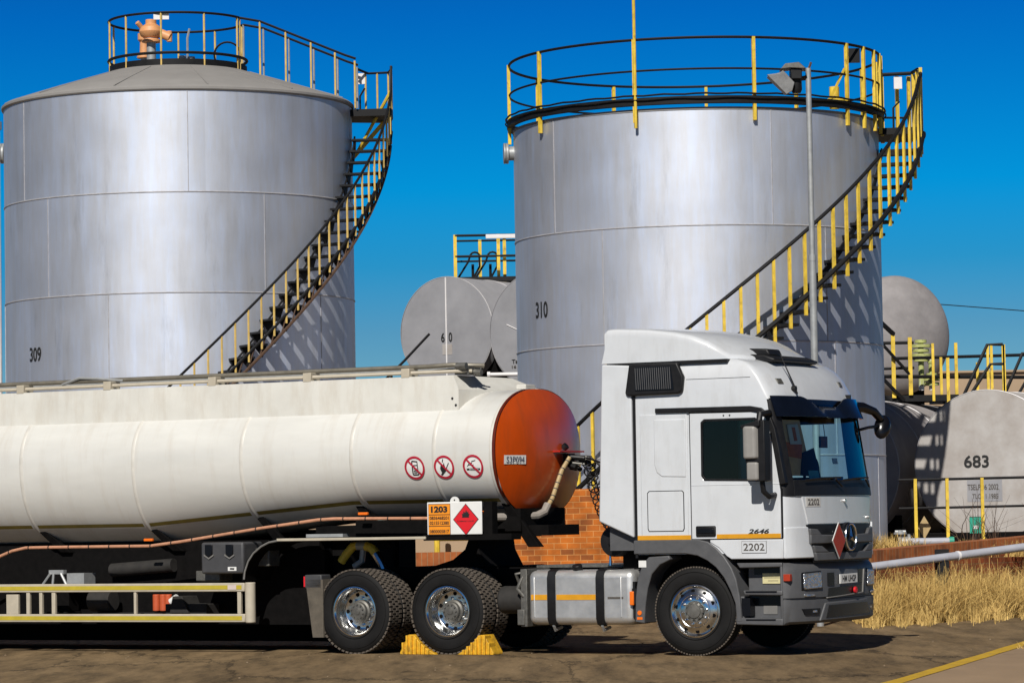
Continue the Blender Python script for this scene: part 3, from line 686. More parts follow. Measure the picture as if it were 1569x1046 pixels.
rng = [ec + Vector((0, .155 * math.cos(2 * PI * k / 40), .155 * math.sin(2 * PI * k / 40))) for k in range(40)]
em.tube(rng, .014, 8, closed=True)
for k in range(3):
    a = PI / 2 + k * 2 * PI / 3; tip = ec + Vector((0, .15 * math.cos(a), .15 * math.sin(a))); pn = Vector((0, -math.sin(a), math.cos(a)))
    em.add([ec + pn * .03, tip, ec - pn * .03, ec + Vector((.025, 0, 0)), ec - Vector((.02, 0, 0))], [(0, 1, 3), (1, 2, 3), (1, 0, 4), (2, 1, 4), (0, 3, 4), (3, 2, 4)])
em.build("emblem", chrome, grille, angle=20)
eb = MB(); eb.cyl(ec - Vector((.08, 0, 0)), ec - Vector((.02, 0, 0)), .175, 36); eb.build("emblem_base", gloss_black, grille, bevel=.008)
dm = MB(); dc = Vector((fx(-.38, 1.33, .10), -.38, 1.33))
dm.add([dc + Vector((k, y, z)) for k in (0, -.008) for y, z in ((0, .215), (.19, 0), (0, -.215), (-.19, 0))], [(0, 1, 2, 3), (7, 6, 5, 4), (0, 4, 5, 1), (1, 5, 6, 2), (2, 6, 7, 3), (3, 7, 4, 0)]); dmo = dm.build("hazard_diamond", sign_white, grille)
dm = MB(); dm.add([dc + Vector((.004, y, z)) for y, z in ((0, .203), (.179, 0), (0, -.203), (-.179, 0))], [(0, 1, 2, 3)]); dm.build("hazard_face", diamond_red, grille)
# far white edge of the grille
we = MB(); patch(we, [(.92, 1.20), (.99, 1.24), (1.03, 1.52), (.98, 1.545)], .03, .03, n=4, m=6); we.build("grille_edge", cab_white, grille, bevel=.006)

# bumper
bp = MB(); rg = []
for z, o in ((.37, -.05), (.40, -.005), (.60, .006), (.645, .004), (.652, -.02), (.668, -.02), (.675, .006), (.98, .006), (1.03, -.01), (1.085, -.06)):
    ring = [(1.172, -1.252 if z > .4 else -1.23, z)]
    for th in [-88, -84, -79, -72, -64, -55, -45, -35, -25, -15, -5, 5, 15, 25, 35, 45, 55, 64, 72, 79, 84, 88]:
        y = 1.25 * math.sin(R(th)); ring.append((max(1.172, fx(y, .8, o)), y, z))
    ring.append((1.172, 1.252 if z > .4 else 1.23, z)); rg.append(ring)
bp.loft(rg, True, True); bump = bp.build("bumper", grey_plastic, tractor, angle=30)
bd = MB()
patch(bd, [(-.52, .80), (-.36, .80), (-.36, .955), (-.52, .955)], .012, .02); patch(bd, [(.34, .82), (.50, .82), (.51, .98), (.35, .98)], .012, .02)
patch(bd, [(-.53, .665), (.46, .70), (.50, .80), (-.50, .775)], .012, .02, n=14); bd.build("air_slot", gloss_black, bump)
bl = MB(); patch(bl, [(-.55, .655), (.46, .69), (.47, .706), (-.55, .668)], .026, .03, n=14); patch(bl, [(.46, .69), (.49, .70), (.56, .98), (.52, .98)], .026, .03, n=4); bl.build("slot_trim", grey_light, bump, bevel=.005)
lo_ = MB(); patch(lo_, [(-.72, .395), (.84, .41), (.64, .625), (-.59, .605)], .02, .03, n=20, m=4); lo_.build("lower_frame", grey_plastic, bump, bevel=.012)
lo_ = MB(); patch(lo_, [(-.60, .43), (.74, .45), (.62, .585), (-.53, .575)], .026, .02, n=20, m=3); lo_.build("lower_grille", gloss_black, bump)
for s_ in (-1, 1):
    lo_ = MB(); patch(lo_, [(s_ * 1.0, .475), (s_ * .73, .475), (s_ * .70, .545), (s_ * 1.05, .545)], .012, .02); lo_.build("daylight_recess", gloss_black, bump)
    lo_ = MB(); patch(lo_, [(s_ * .86, .50), (s_ * .78, .50), (s_ * .78, .525), (s_ * .86, .525)], .018, .01); lo_.build("daylight_lamp", lamp_glass, bump)
    h_ = MB(); patch(h_, [(s_ * 1.05, .755), (s_ * .655, .765), (s_ * .665, .985), (s_ * 1.05, .97)], .012, .02, n=8, m=6); h_.build("headlight_bezel", gloss_black, bump, bevel=.01)
    h_ = MB(); patch(h_, [(s_ * 1.02, .77), (s_ * .67, .78), (s_ * .685, .97), (s_ * 1.03, .955)], .03, .025, n=8, m=6); h_.build("headlight", lamp_glass, bump, bevel=.015)
    h_ = MB(); patch(h_, [(s_ * 1.01, .64 + .045), (s_ * .81, .64 + .045), (s_ * .81, .715), (s_ * 1.01, .72)], .02, .02, n=6); h_.build("fog_lamp", lamp_glass, bump, bevel=.008)
    h_ = MB(); h_.prism_y([(1.185, .875), (1.27, .875), (1.27, .955), (1.185, .955)], s_ * 1.262, s_ * 1.20); h_.build("side_indicator", diamond_red, bump, bevel=.004)
pt = MB(); patch(pt, [(-.24, .82), (.27, .825), (.27, .935), (-.24, .93)], .03, .012, n=6); pto = pt.build("number_plate", sign_white, tractor)
nm = MB(); put_text(nm, "HM UHGP", .075, ff_fn(.015, .878, .033), .02, .40); nm.build("plate_lettering", ink, pto)
rd = MB(); c = Vector(fpt(.18, .735, .02)); rd.cyl(c, c + Vector((.03, 0, 0)), .038, 16); rd.build("tow_cap", sign_red, bump, bevel=.006)
gp = MB(); patch(gp, [(-1.1, 1.02), (1.1, 1.02), (1.1, 1.16), (-1.1, 1.16)], -.07, .02, n=14); gp.build("bumper_gap", chassis_dark, tractor)

# steps
sp = MB()
sp.box(.66, 1.17, -1.10, -1.06, .38, 1.08)
sp.box(.56, .66, -1.23, -1.06, .40, .70)
sp.box(1.135, 1.170, -1.252, -1.06, .36, 1.09)
sp.prism_y([(.58, 1.09), (1.17, 1.09), (1.17, 1.04), (.62, 1.03)], -1.255, -1.06)
sp.prism_y([(.66, .77), (1.17, .765), (1.17, .71), (.68, .715)], -1.262, -1.06)
sp.prism_y([(.56, .45), (1.17, .44), (1.17, .36), (.57, .37)], -1.265, -1.06)
stp = sp.build("entry_steps", grey_plastic, tractor, bevel=.014, seg=3)
for q_ in ((.74, 1.13, -1.105, -1.095, .95, 1.035), (.60, 1.13, -1.105, -1.07, .585, .70), (.63, .74, -1.235, -1.1, .47, .68)):
    sk = MB(); sk.box(*q_); sk.build("step_recess", gloss_black, stp)
for q_ in ((.70, 1.10, -1.27, -1.25, .745, .762), (.70, 1.08, -1.272, -1.25, .42, .436)):
    sk = MB(); sk.box(*q_); sk.build("step_slot", gloss_black, stp)
yl = MB(); yl.box(.85, 1.10, -1.113, -1.104, .845, .965); yl.build("step_label", mat("label_cream", (.62, .56, .30), .6), stp)
ll = MB(); ll.box(.87, 1.08, -1.1145, -1.1125, .91, .916); ll.box(.92, 1.05, -1.1145, -1.1125, .875, .881); ll.build("label_lines", ink_brown, stp)
pl_ = MB(); pl_.box(.85, 1.03, -1.108, -1.10, .485, .585); pl_.build("step_plate", grey_light, stp, bevel=.01)
# wheel arch and rear guard
ao = [(-.765, 1.37), (.10, 1.37), (.22, 1.345), (.33, 1.27), (.43, 1.17), (.52, 1.04), (.58, .90), (.62, .70), (.645, .40)]
ai = [(.575, .40), (.56, .62), (.50, .77), (.42, .92), (.32, 1.04), (.21, 1.12), (.08, 1.18), (-.08, 1.205), (-.765, 1.205)]
am = MB(); n1, n2 = len(ao), len(ai)
am.prism_y(ao + ai, -1.268, -.95); am.build("wheel_arch", grey_plastic, tractor, bevel=.012)
ro = [(-.765, .40), (-.755, .70), (-.72, .92), (-.66, 1.08), (-.57, 1.17), (-.30, 1.185)]; ri = [(-.28, 1.14), (-.42, 1.08), (-.53, .97), (-.59, .80), (-.625, .60), (-.64, .385)]
am = MB(); am.prism_y(ro + ri, -1.262, -.93); mg = am.build("front_mudguard", grey_plastic, tractor, bevel=.012)
rf = MB(); rf.cyl((-.70, -1.262, .51), (-.70, -1.272, .51), .028, 14); rf.box(-.735, -.665, -1.266, -1.26, .43, .46); rf.build("reflector", amber, mg)
rf = MB(); rf.box(-.70, -.60, -1.268, -1.262, 1.05, 1.13); rf.build("warning_label", sign_white, mg)
sk = MB(); sk.box(-.7, 1.1, -.93, .93, .62, 1.22); sk.box(-1.1, -.6, -.9, .9, .9, 1.3); sk.build("engine_bay", chassis_dark, tractor)

# mirrors: near side pair on the door edge, far side on arms
mk = MB(); mk.prism_y([(.80, 2.10), (1.02, 2.06), (1.02, 2.70), (.92, 2.74), (.82, 2.70)], -1.62, -1.50)
mir = MB()
mir.loft([[(x, y, z) for x, y in ((.86, -1.60), (.90, -1.63), (1.02, -1.62), (1.07, -1.52), (1.05, -1.44), (.90, -1.42), (.85, -1.46))] for z in (2.30, 2.34, 2.62, 2.68)], True, True)
m1 = mir.build("side_mirror", mirror_grey, tractor, bevel=.025, seg=3)
mb_ = MB(); mb_.loft([[(x, y, z) for x, y in ((.90, -1.60), (1.03, -1.60), (1.07, -1.52), (1.05, -1.44), (.92, -1.42), (.89, -1.46))] for z in (2.05, 2.08, 2.23, 2.26)], True, True); mb_.build("wide_angle_mirror", mirror_grey, m1, bevel=.02, seg=3)
mb_ = MB(); mb_.loft([[(x, y, z + dz * (x - .88)) for x, y in ((.84, -1.61), (1.08, -1.61), (1.10, -1.42), (.84, -1.42))] for z, dz in ((2.655, .1), (2.70, .25))], True, True)
mb_.box(1.045, 1.13, -1.58, -1.42, 2.04, 2.74); mb_.tube([(1.03, -1.50, 2.72), (1.03, -1.48, 2.82), (1.05, -1.25, 2.84)], .04, 8); mb_.tube([(1.05, -1.50, 2.06), (1.06, -1.48, 1.92), (1.10, -1.42, 1.86), (1.10, -1.25, 1.88)], .035, 8); mb_.box(.88, 1.06, -1.58, -1.44, 2.255, 2.31)
mb_.build("mirror_bracket", black_plastic, m1, bevel=.02)
md = MB()
md.tube([(1.02, 1.15, 2.95), (1.10, 1.36, 2.95), (1.17, 1.54, 2.90), (1.21, 1.66, 2.80)], [.075, .065, .055, .05], 8); md.tube([(1.08, 1.2, 2.66), (1.15, 1.4, 2.70), (1.2, 1.62, 2.72)], .022, 6)
Mm = Matrix.Translation((1.21, 1.70, 2.71)) @ Matrix.Rotation(R(-28), 4, 'X') @ Matrix.Rotation(R(-60), 4, 'Z')
md.loft([[Mm @ Vector((.075 * math.cos(p) * (1 + .0), .12 * math.cos(p) * 0 + .075 * math.cos(p) * s2, .17 * math.sin(p))) if False else Mm @ Vector((.075 * math.cos(p) * math.cos(q2), .105 * math.cos(p) * math.sin(q2), .165 * math.sin(p))) for q2 in [2 * PI * k / 16 for k in range(16)]] for p in [-1.45 + 2.9 * k / 8 for k in range(9)]], True, True)
md.build("far_mirror", gloss_black, tractor, bevel=.02)

# cab interior seen through the windscreen
it = MB(); it.box(-.66, .75, -1.17, 1.17, 1.62, 1.66); it.box(-.70, -.66, -1.17, 1.17, 1.62, 3.12); it.box(-.66, .9, 1.14, 1.17, 1.62, 2.1); it.box(-.66, .8, 1.14, 1.17, 2.75, 3.1); it.box(-.66, .1, 1.14, 1.17, 2.1, 2.75); it.box(-.66, .9, -1.17, -1.15, 1.62, 2.03); it.box(-.66, .8, -1.17, -1.15, 2.8, 3.1); it.box(-.66, .1, -1.17, -1.15, 2.03, 2.8); it.box(-.66, .78, -1.1, 1.1, 3.12, 3.16)
inte = it.build("cab_interior", cloth_dark, tractor)
ds = MB(); ds.loft([[(x, y, z) for x, z in ((.62, 1.7), (.70, 2.02), (.95, 2.06), (1.2, 1.98), (1.12, 1.7))] for y in (-1.1, 1.1)], True, True); ds.build("dashboard", black_plastic, tractor, bevel=.03)
for y in (-.62, .62):
    se = MB(); se.box(-.05, .45, y - .24, y + .24, 1.85, 2.0); se.box(-.18, .0, y - .23, y + .23, 1.95, 2.55); se.box(-.17, -.03, y - .13, y + .13, 2.57, 2.75); se.build("seat", cloth_dark, tractor, bevel=.05, seg=3)
cu = MB(); cu.box(.10, .14, -.15, .25, 2.05, 2.95); cu.build("curtain", curtain_teal, tractor, bevel=.01)
for nm_, mt_, c_, o_ in (("sunshade", cloth_sand, [(-1.09, 2.10), (-.62, 2.10), (-.66, 2.76), (-1.09, 2.76)], -.05), ("jacket", cloth_orange, [(-1.08, 2.33), (-.80, 2.30), (-.72, 2.47), (-1.08, 2.50)], -.04), ("warning_card", paper, [(-.98, 2.47), (-.75, 2.47), (-.76, 2.71), (-.98, 2.70)], -.03), ("card_mark", cloth_orange, [(-.90, 2.51), (-.84, 2.51), (-.84, 2.67), (-.90, 2.67)], -.024), ("coat", cloth_dark, [(-.88, 2.10), (-.44, 2.08), (-.47, 2.43), (-.76, 2.37)], -.035), ("folder", curtain_teal, [(-.72, 2.055), (-.48, 2.055), (-.49, 2.16), (-.72, 2.16)], -.03), ("orange_strip", amber, [(-.48, 2.045), (-.22, 2.045), (-.22, 2.065), (-.48, 2.065)], -.03), ("phone_holder", paper, [(-.02, 2.24), (.12, 2.24), (.12, 2.31), (-.02, 2.31)], -.04)):
    q = MB(); patch(q, c_, o_, .008, n=5, m=2); q.build(nm_, mt_, tractor)
sw = MB(); sw.tube([(.72, .62 + .21 * math.cos(2 * PI * k / 24), 2.16 + .20 * math.sin(2 * PI * k / 24)) for k in range(24)], .018, 6, closed=True); sw.build("steering_wheel", black_plastic, tractor)
hm = MB(); hm.tube([(1.1, .16, 2.72), (1.1, .2, 2.58)], .006, 5); hm.box(1.06, 1.09, .10, .30, 2.44, 2.58); hm.build("interior_mirror", gloss_black, tractor, bevel=.02)

# fuel tank
ft = MB(); ft.box(-2.24, -.79, -1.24, -.62, .365, 1.02); ftk = ft.build("fuel_tank", alu, tractor, bevel=.09, seg=5)
ef = MB()
for x in (-2.145, -.96):
    ef.tube([(x, -1.242, .46), (x, -1.242, .92), (x, -1.21, .985), (x, -1.15, 1.022), (x, -.7, 1.022)], .007, 6)
ef.build("weld_rim", alu, ftk)
for x in (-1.905, -1.24):
    sb = MB(); pts = [(-1.15, .345), (-1.225, .375), (-1.256, .44), (-1.256, .93), (-1.225, 1.01), (-1.15, 1.038), (-.62, 1.04)]; vs = []; fs = []
    for k, (y, z) in enumerate(pts):
        q = .012
        vs += [(x - .055, y, z), (x + .055, y, z), (x + .055, y + (q if y < -1.16 else 0), z - (q if z > .9 else 0)), (x - .055, y + (q if y < -1.16 else 0), z - (q if z > .9 else 0))]
        if k: a = 4 * (k - 1); b = 4 * k; fs += [(a, a + 1, b + 1, b), (a + 1, a + 2, b + 2, b + 1), (a + 3, a, b, b + 3)]
    sb.add(vs, fs); sb.build("strap", black_plastic, ftk)
    bk = MB(); bk.tube([(x, -1.2, .36), (x, -1.16, .30), (x, -1.0, .33)], .02, 6); bk.build("strap_bolt", galv, ftk)
fc = MB(); fc.cyl((-1.60, -1.12, 1.0), (-1.60, -1.15, 1.085), .06, 18); fc.build("filler_cap", black_plastic, ftk, bevel=.01)
fo = MB(); fo.box(-2.19, -1.97, -1.2445, -1.238, .665, .73); fo.box(-1.84, -1.305, -1.2445, -1.238, .665, .73); fo.build("reflective_stripe", stripe_orange, ftk)
wl_ = MB(); wl_.box(-1.14, -.93, -1.2435, -1.239, .675, .70); wl_.build("small_label", ink_brown, ftk)
mk = MB(); mk.box(-.81, -.78, -1.22, -1.12, .45, .88); mk.box(-.80, -.74, -1.26, -1.18, .62, .80); mk.build("marker_bracket", black_plastic, tractor)
mk = MB(); mk.box(-.83, -.775, -1.275, -1.245, .60, .765); mk.build("side_marker", amber, tractor, bevel=.008)
at_ = MB(); at_.cyl((-2.75, -.95, .66), (-2.35, -.95, .66), .17, 20); at_.build("air_tank", dusty_dark, tractor, bevel=.03)
bb = MB(); bb.box(-2.36, -2.27, -1.2, -.6, .34, 1.04); bb.box(-2.40, -2.30, -1.22, -1.12, .36, .55); bb.tube([(-2.33, -1.18, .95), (-2.40, -1.2, .8), (-2.32, -1.18, .7)], .03, 6); bb.tube([(-2.33, -1.1, 1.0), (-2.45, -1.15, .98), (-2.42, -1.1, .85)], .025, 6); bb.build("tank_bracket", hub_dark, tractor, bevel=.01)
# chassis
ch = MB()
for y in (-.43, .43): ch.box(-5.45, 1.0, y - .05, y + .05, .78, 1.05)
for x in (-5.4, -4.1, -2.6, -1.5): ch.box(x - .06, x + .06, -.43, .43, .80, 1.02)
ch.box(-2.3, -.75, -.62, .9, .45, 1.0); ch.box(-5.3, -2.4, -.40, .40, .5, .98)
for x in (-3.4, -4.75): ch.cyl((x, -1.0, .525), (x, 1.0, .525), .14, 14); ch.lathe([(0, -.28), (.22, -.2), (.28, 0), (.22, .2), (0, .28)], 16, 'X', (x, 0, .525))
ch.cyl((0, -.95, .5), (0, .95, .5), .09, 12)
chs = ch.build("chassis", chassis_dark, tractor)
cp_ = MB(); cp_.box(-2.45, -.8, -.62, .6, 1.045, 1.075); cp_.build("deck_plate", hub_dark, tractor)
fw_ = MB(); fw_.prism_y([(-4.1, 1.05), (-3.74, 1.15), (-3.56, 1.28), (-3.5, 1.42), (-3.38, 1.42), (-3.36, 1.27), (-3.24, 1.05)], -.48, .48); fw_.build("fifth_wheel", chassis_dark, tractor, bevel=.02)
gm = MB()
for k in range(26):
    x = -4.7 + 2.1 * k / 25; gm.lathe([(0, -.05), (.05, -.02), (.06, .02), (0, .05)], 7, 'Z', (x, random.uniform(-.5, .1), 1.05 + .30 * math.exp(-((x + 3.55) / .75) ** 4) + random.uniform(-.02, .02)))
gm = None
mf = MB(); mf.loft([[(-5.46 + .02 * k, -1.22, .93 - .145 * k), (-5.20, -1.22, .93 - .145 * k), (-5.17, -.60, .93 - .145 * k), (-5.44 + .02 * k, -.60, .93 - .145 * k)] for k in range(6)], True, True); mf.build("mudflap", mat("mudflap_rubber", (.10, .085, .065), .85, var=.35, scale=7), tractor)
mf = MB(); mf.box(-5.47, -5.22, -1.22, -1.0, .82, .99); mfo = mf.build("tail_lamp_box", box_plastic, tractor, bevel=.012)
mf = MB(); mf.box(-5.50, -5.46, -1.2, -1.02, .84, .97); mf.build("tail_lamp", sign_red, mfo)
ai_ = MB(); ai_.lathe([(0, -1.08), (.06, -1.08), (.07, -1.06), (.17, -1.055), (.185, -1.03), (.185, -.8), (0, -.8)], 32, 'Y', (-1.15, 0, 1.36)); ai_.lathe([(0, -1.10), (.05, -1.095), (.055, -1.06)], 16, 'Y', (-1.15, 0, 1.36)); ai_.build("air_intake", black_plastic, tractor)
cn = MB(); cn.cyl((-1.22, -1.0, 1.07), (-1.22, -1.0, 1.20), .022, 8, r2=.012); cn.build("valve_stub", chrome, tractor)

# wheels
TYRE = [(.295, -.120), (.31, -.133), (.36, -.146), (.42, -.150), (.47, -.144), (.498, -.132), (.512, -.118), (.522, -.100), (.525, -.05), (.525, -.048), (.517, -.046), (.517, -.036), (.525, -.034), (.525, .034), (.517, .036), (.517, .046), (.525, .048), (.525, .05), (.522, .100), (.512, .118), (.498, .132), (.42, .150), (.36, .146), (.295, .120)]
def tyre_mesh(name, parent, loc, rz, chunky, clean=True):
    t_ = MB(); t_.lathe(TYRE, 72, 'Y')
    for rr in (.335, .46):   # moulded rings on the sidewall
        t_.lathe([(rr - .006, -.140), (rr, -.1525), (rr + .006, -.140)], 72, 'Y')
    if chunky:
        for k in range(54):
            a = 2 * PI * k / 54
            for y0, y1, da in ((-.135, -.075, 0), (-.066, -.010, .5), (.004, .062, 0), (.074, .135, .5)):
                aa = a + da * 2 * PI / 54; Mx = Matrix.Rotation(-aa, 4, 'Y') @ Matrix.Rotation(.35, 4, 'X')
                rr = .518 if abs(y0) < .1 and abs(y1) < .1 else .512
                t_.box(rr, .531, y0, y1, -.020, .020, 1, mtx=Matrix.Rotation(-aa, 4, 'Y'))
    else:
        for k in range(90):
            aa = 2 * PI * k / 90
            for y0, y1 in ((-.118, -.095), (.095, .118)): t_.box(.505, .527, y0, y1, -.011, .011, 1, mtx=Matrix.Rotation(-aa, 4, 'Y'))
    return t_.build("wheel", [rubber, tread_mat], parent, loc, (0, 0, rz), angle=30)
def add_holes(rim, d_):
    """the dark hand holes belong to the rim's own mesh"""
    bm = bmesh.new(); bm.from_mesh(rim.data); k = len(bm.faces); vs = [bm.verts.new(v) for v in d_.v]
    for f in d_.f:
        fc = bm.faces.new([vs[i] for i in f]); fc.material_index = 1
    bmesh.ops.recalc_face_normals(bm, faces=bm.faces); bm.to_mesh(rim.data); bm.free(); rim.data.materials.append(chassis_dark)
def rim_dish(parent):
    r_ = MB(); r_.lathe([(.318, -.125), (.312, -.138), (.298, -.140), (.288, -.128), (.276, -.110), (.268, -.06), (.262, .02), (.252, .045), (.235, .056), (.20, .058), (.145, .056), (.143, .03)], 56, 'Y'); ro_ = r_.build("rim", chrome, parent, angle=40)
    h_ = MB(); h_.lathe([(.145, .05), (.140, .0), (.118, -.015), (.112, -.055), (.098, -.068), (.045, -.072), (.038, -.082), (0, -.084)], 32, 'Y')
    for k in range(10):
        a = 2 * PI * k / 10; h_.cyl((.085 * math.cos(a), -.06, .085 * math.sin(a)), (.085 * math.cos(a), -.085, .085 * math.sin(a)), .011, 6)
    h_.build("hub", hub_dark, parent, angle=35)
    n_ = MB(); d_ = MB()
    for k in range(10):
        a = 2 * PI * k / 10; n_.cyl((.168 * math.cos(a), .056, .168 * math.sin(a)), (.168 * math.cos(a), .022, .168 * math.sin(a)), .017, 6)
        a += PI / 10; d_.cyl((.217 * math.cos(a), .059, .217 * math.sin(a)), (.217 * math.cos(a), .0535, .217 * math.sin(a)), .026, 14)
    n_.build("wheel_nuts", chrome, parent)
    add_holes(ro_, d_)
def rim_front(parent):
    r_ = MB(); r_.lathe([(.318, -.125), (.312, -.140), (.298, -.144), (.284, -.132), (.270, -.118), (.255, -.128), (.225, -.142), (.195, -.150), (.188, -.146), (.182, -.150), (.120, -.150), (.110, -.14)], 56, 'Y'); ro_ = r_.build("rim", chrome, parent, angle=40)
    h_ = MB(); h_.lathe([(.112, -.14), (.110, -.165), (.10, -.175), (.085, -.178), (.08, -.19), (.03, -.195), (0, -.195)], 32, 'Y')
    for k in range(10):
        a = 2 * PI * k / 10; h_.box(.092, .118, -.182, -.145, -.016, .016, mtx=Matrix.Rotation(-a, 4, 'Y'))
    h_.build("hub", hub_dark, parent, angle=35)
    n_ = MB(); d_ = MB()
    for k in range(10):
        a = 2 * PI * k / 10 + .1; n_.lathe([(.018, -.148), (.018, -.160), (.014, -.178), (.006, -.184), (0, -.184)], 8, 'Y', (.155 * math.cos(a), 0, .155 * math.sin(a)))
        a += PI / 10; d_.cyl((.238 * math.cos(a), -.120, .238 * math.sin(a)), (.238 * math.cos(a), -.1405, .238 * math.sin(a)), .024, 14)
    n_.build("wheel_nuts", chrome, parent)
    add_holes(ro_, d_)
RW = .527
fwh = tyre_mesh("wheel", tractor, (0, -1.07, RW), R(4), False); rim_front(fwh)
dup(fwh, tractor, (0, 1.07, RW), (0, 0, PI + R(4)))
dwh = tyre_mesh("wheel", tractor, (-3.40, -1.06, RW), 0, True); rim_dish(dwh)
iw = tyre_mesh("wheel", tractor, (-3.40, -.73, RW), 0, True)
for x in (-3.40, -4.75):
    if x < -4: dup(dwh, tractor, (x, -1.06, RW), (0, R(17), 0)); dup(iw, tractor, (x, -.73, RW))
    dup(dwh, tractor, (x, 1.06, RW), (0, 0, PI)); dup(iw, tractor, (x, .73, RW))
# coiled air lines between trailer and cab
def coil(p0, p1, sag, turns, rad, ro=.010):
    p0, p1 = Vector(p0), Vector(p1); pts = []; n = turns * 10
    for k in range(n + 1):
        t = k / n; c = p0.lerp(p1, t); c.z -= sag * 4 * t * (1 - t)
        d = (p1 - p0).normalized(); u = d.cross(Vector((0, 0, 1))).normalized(); v = d.cross(u)
        a = 2 * PI * turns * t; pts.append(c + (u * math.cos(a) + v * math.sin(a)) * rad)
    return pts
for k, (p0, p1, sg, tn, rd_) in enumerate((((-2.28, .42, 2.35), (-1.16, -.62, 1.55), .38, 20, .060), ((-2.28, .50, 2.30), (-1.16, -.30, 1.50), .30, 18, .055), ((-2.30, .55, 2.38), (-1.16, .05, 1.75), .42, 18, .055))):
    c_ = MB(); c_.tube(coil(p0, p1, sg, tn, rd_), .0095, 5); c_.build("coiled_air_line", black_plastic, tractor)
for p0, m0, p1 in (((-2.30, .45, 2.40), (-1.75, .2, 2.30), (-1.16, -.35, 1.95)), ((-2.30, .55, 2.42), (-1.9, .5, 2.05), (-1.16, .3, 2.05)), ((-1.16, -.9, 1.75), (-1.3, -.6, 1.95), (-1.16, -.2, 2.1))):
    a, b, c = Vector(p0), Vector(m0), Vector(p1); q = MB(); q.tube([a * (1 - t) ** 2 + b * 2 * t * (1 - t) + c * t * t for t in [k / 14 for k in range(15)]], .013, 6); q.build("air_hose", black_plastic, tractor)

# yellow chocks at the middle axle
chk = [(.15, 0), (.205, .03), (.31, .085), (.41, .175), (.455, .235), (.54, .245), (.665, .03), (.665, 0)]
cm_ = MB(); cm_.prism_y(chk, -.12, .12)
for k in range(7):
    t = k / 6; x = .24 + .36 * t; cm_.box(x, x + .026, -.150, .0, .0, max(.03, min(.235, .06 + .75 * (x - .24)) if x < .46 else .235 - 1.6 * max(0, x - .545)))
for sgn, lab in ((1, "ribbed yellow chock wedged in front of the middle wheel, towards the cab"), (-1, "ribbed yellow chock wedged behind the middle wheel, beside the rearmost tractor wheel")):
    p = T0 + Matrix.Rotation(YAW, 3, 'Z') @ Vector((-3.40, -1.12, 0))
    o = MB(); o.v = [(v[0] * sgn, v[1], v[2]) for v in cm_.v]; o.f = cm_.f; o.m = cm_.m
    ck = o.build("wheel_chock", chock_yellow, None, p, (0, 0, YAW), bevel=.006); tag(ck, lab, "wheel chock", "yellow chocks at the middle wheel")

# ------------------------------------------------------------------ tanker trailer
TX = -8.0
trailer = empty("tanker_trailer", T0 + Matrix.Rotation(YAW, 3, 'Z') @ Vector((TX, 0, 0)), YAW)
tag(trailer, "cream white fuel tanker semi-trailer with an orange front end", "trailer")
OFF = (TX, 0, 0)
TA, TZ, TT, NE = 1.10, 2.48, .79, 2.25
def tbot(X):
    if X > -4.98: return .80
    if X < -8.2: return 1.12
    return .80 + .32 * (-4.98 - X) / 3.22
def tsec(X, a, grow=0.0):
    """point of the tank section at angle a (0 = far side, 180 = near side)"""
    c, s = math.cos(a), math.sin(a); b = TT if s >= 0 else tbot(X)
    return (X, (TA + grow) * math.copysign(abs(c) ** (2 / NE), c), TZ + (b + grow) * math.copysign(abs(s) ** (2 / NE), s))
def tside(X, z, grow=.004):
    """near side of the tank at height z"""
    b = TT if z > TZ else tbot(X); k = min(1, abs(z - TZ) / b)
    return (X, -(TA + grow) * (1 - k ** NE) ** (1 / NE), z)
NA = 64
AN = [2 * PI * k / NA for k in range(NA)]
XS = [-2.78, -3.2, -3.62, -4.2, -4.83, -4.98, -5.5, -6.0, -6.5, -7.2, -7.8, -8.2, -9.0, -10.03, -11.0, -12.5, -15.5]
tb_ = MB(); tb_.loft([[tsec(X, a) for a in AN] for X in XS], True, True); barrel = tb_.build("tank_barrel", trailer_white, trailer, off=OFF, angle=50)
for X in (-2.80, -3.62, -4.83, -6.50, -8.20, -10.03, -11.8):
    r_ = MB(); r_.loft([[tsec(x, a, gr) for a in AN] for x, gr in ((X - .028, .0), (X - .016, .005), (X, .007), (X + .016, .005), (X + .028, .0))], True, False); r_.build("tank_rib", rib_white, barrel, off=OFF, angle=60)
hd_ = MB(); hd_.loft([[tsec(-2.78, a, .012) for a in AN], [tsec(-2.74, a, .012) for a in AN]], True, False); hd_.build("head_rim", mat("head_rim_dark", (.10, .012, .004), .4), barrel, off=OFF, angle=60)
dome = MB(); rg = []
for k in range(11):
    t = k / 10; f_ = max(.001, 1 - t); bul = .19 * (1 - (f_ ** 2.2))
    rg.append([(-2.735 + bul, p[1] * f_, TZ + (p[2] - TZ) * f_) for p in (tsec(-2.78, a, .002) for a in AN)])
dome.loft(rg, True, True); head = dome.build("front_head", head_orange, trailer, off=OFF, angle=60)
def hx(Y, Z):
    k = (abs(Y / 1.10) ** 2.25 + abs((Z - TZ) / .79) ** 2.25) ** (1 / 2.25); return -2.735 + .19 * (1 - k ** 2.2)
pl_ = MB()
pl_.add([(hx(y, z) + .012, y, z) for y, z in ((-.98, 2.325), (-.60, 2.325), (-.60, 2.435), (-.98, 2.435))], [(0, 1, 2, 3)]); sp_o = pl_.build("id_plate", sign_white, trailer, off=OFF)
nm = MB(); put_text(nm, "S3P094", .078, lambda u, v: (hx(-.79 + u, 2.38 + v) + .016, -.79 + u, 2.38 + v), .0, .31); nm.build("plate_lettering", mat("ink_blue", (.06, .07, .12), .6), sp_o, off=OFF)
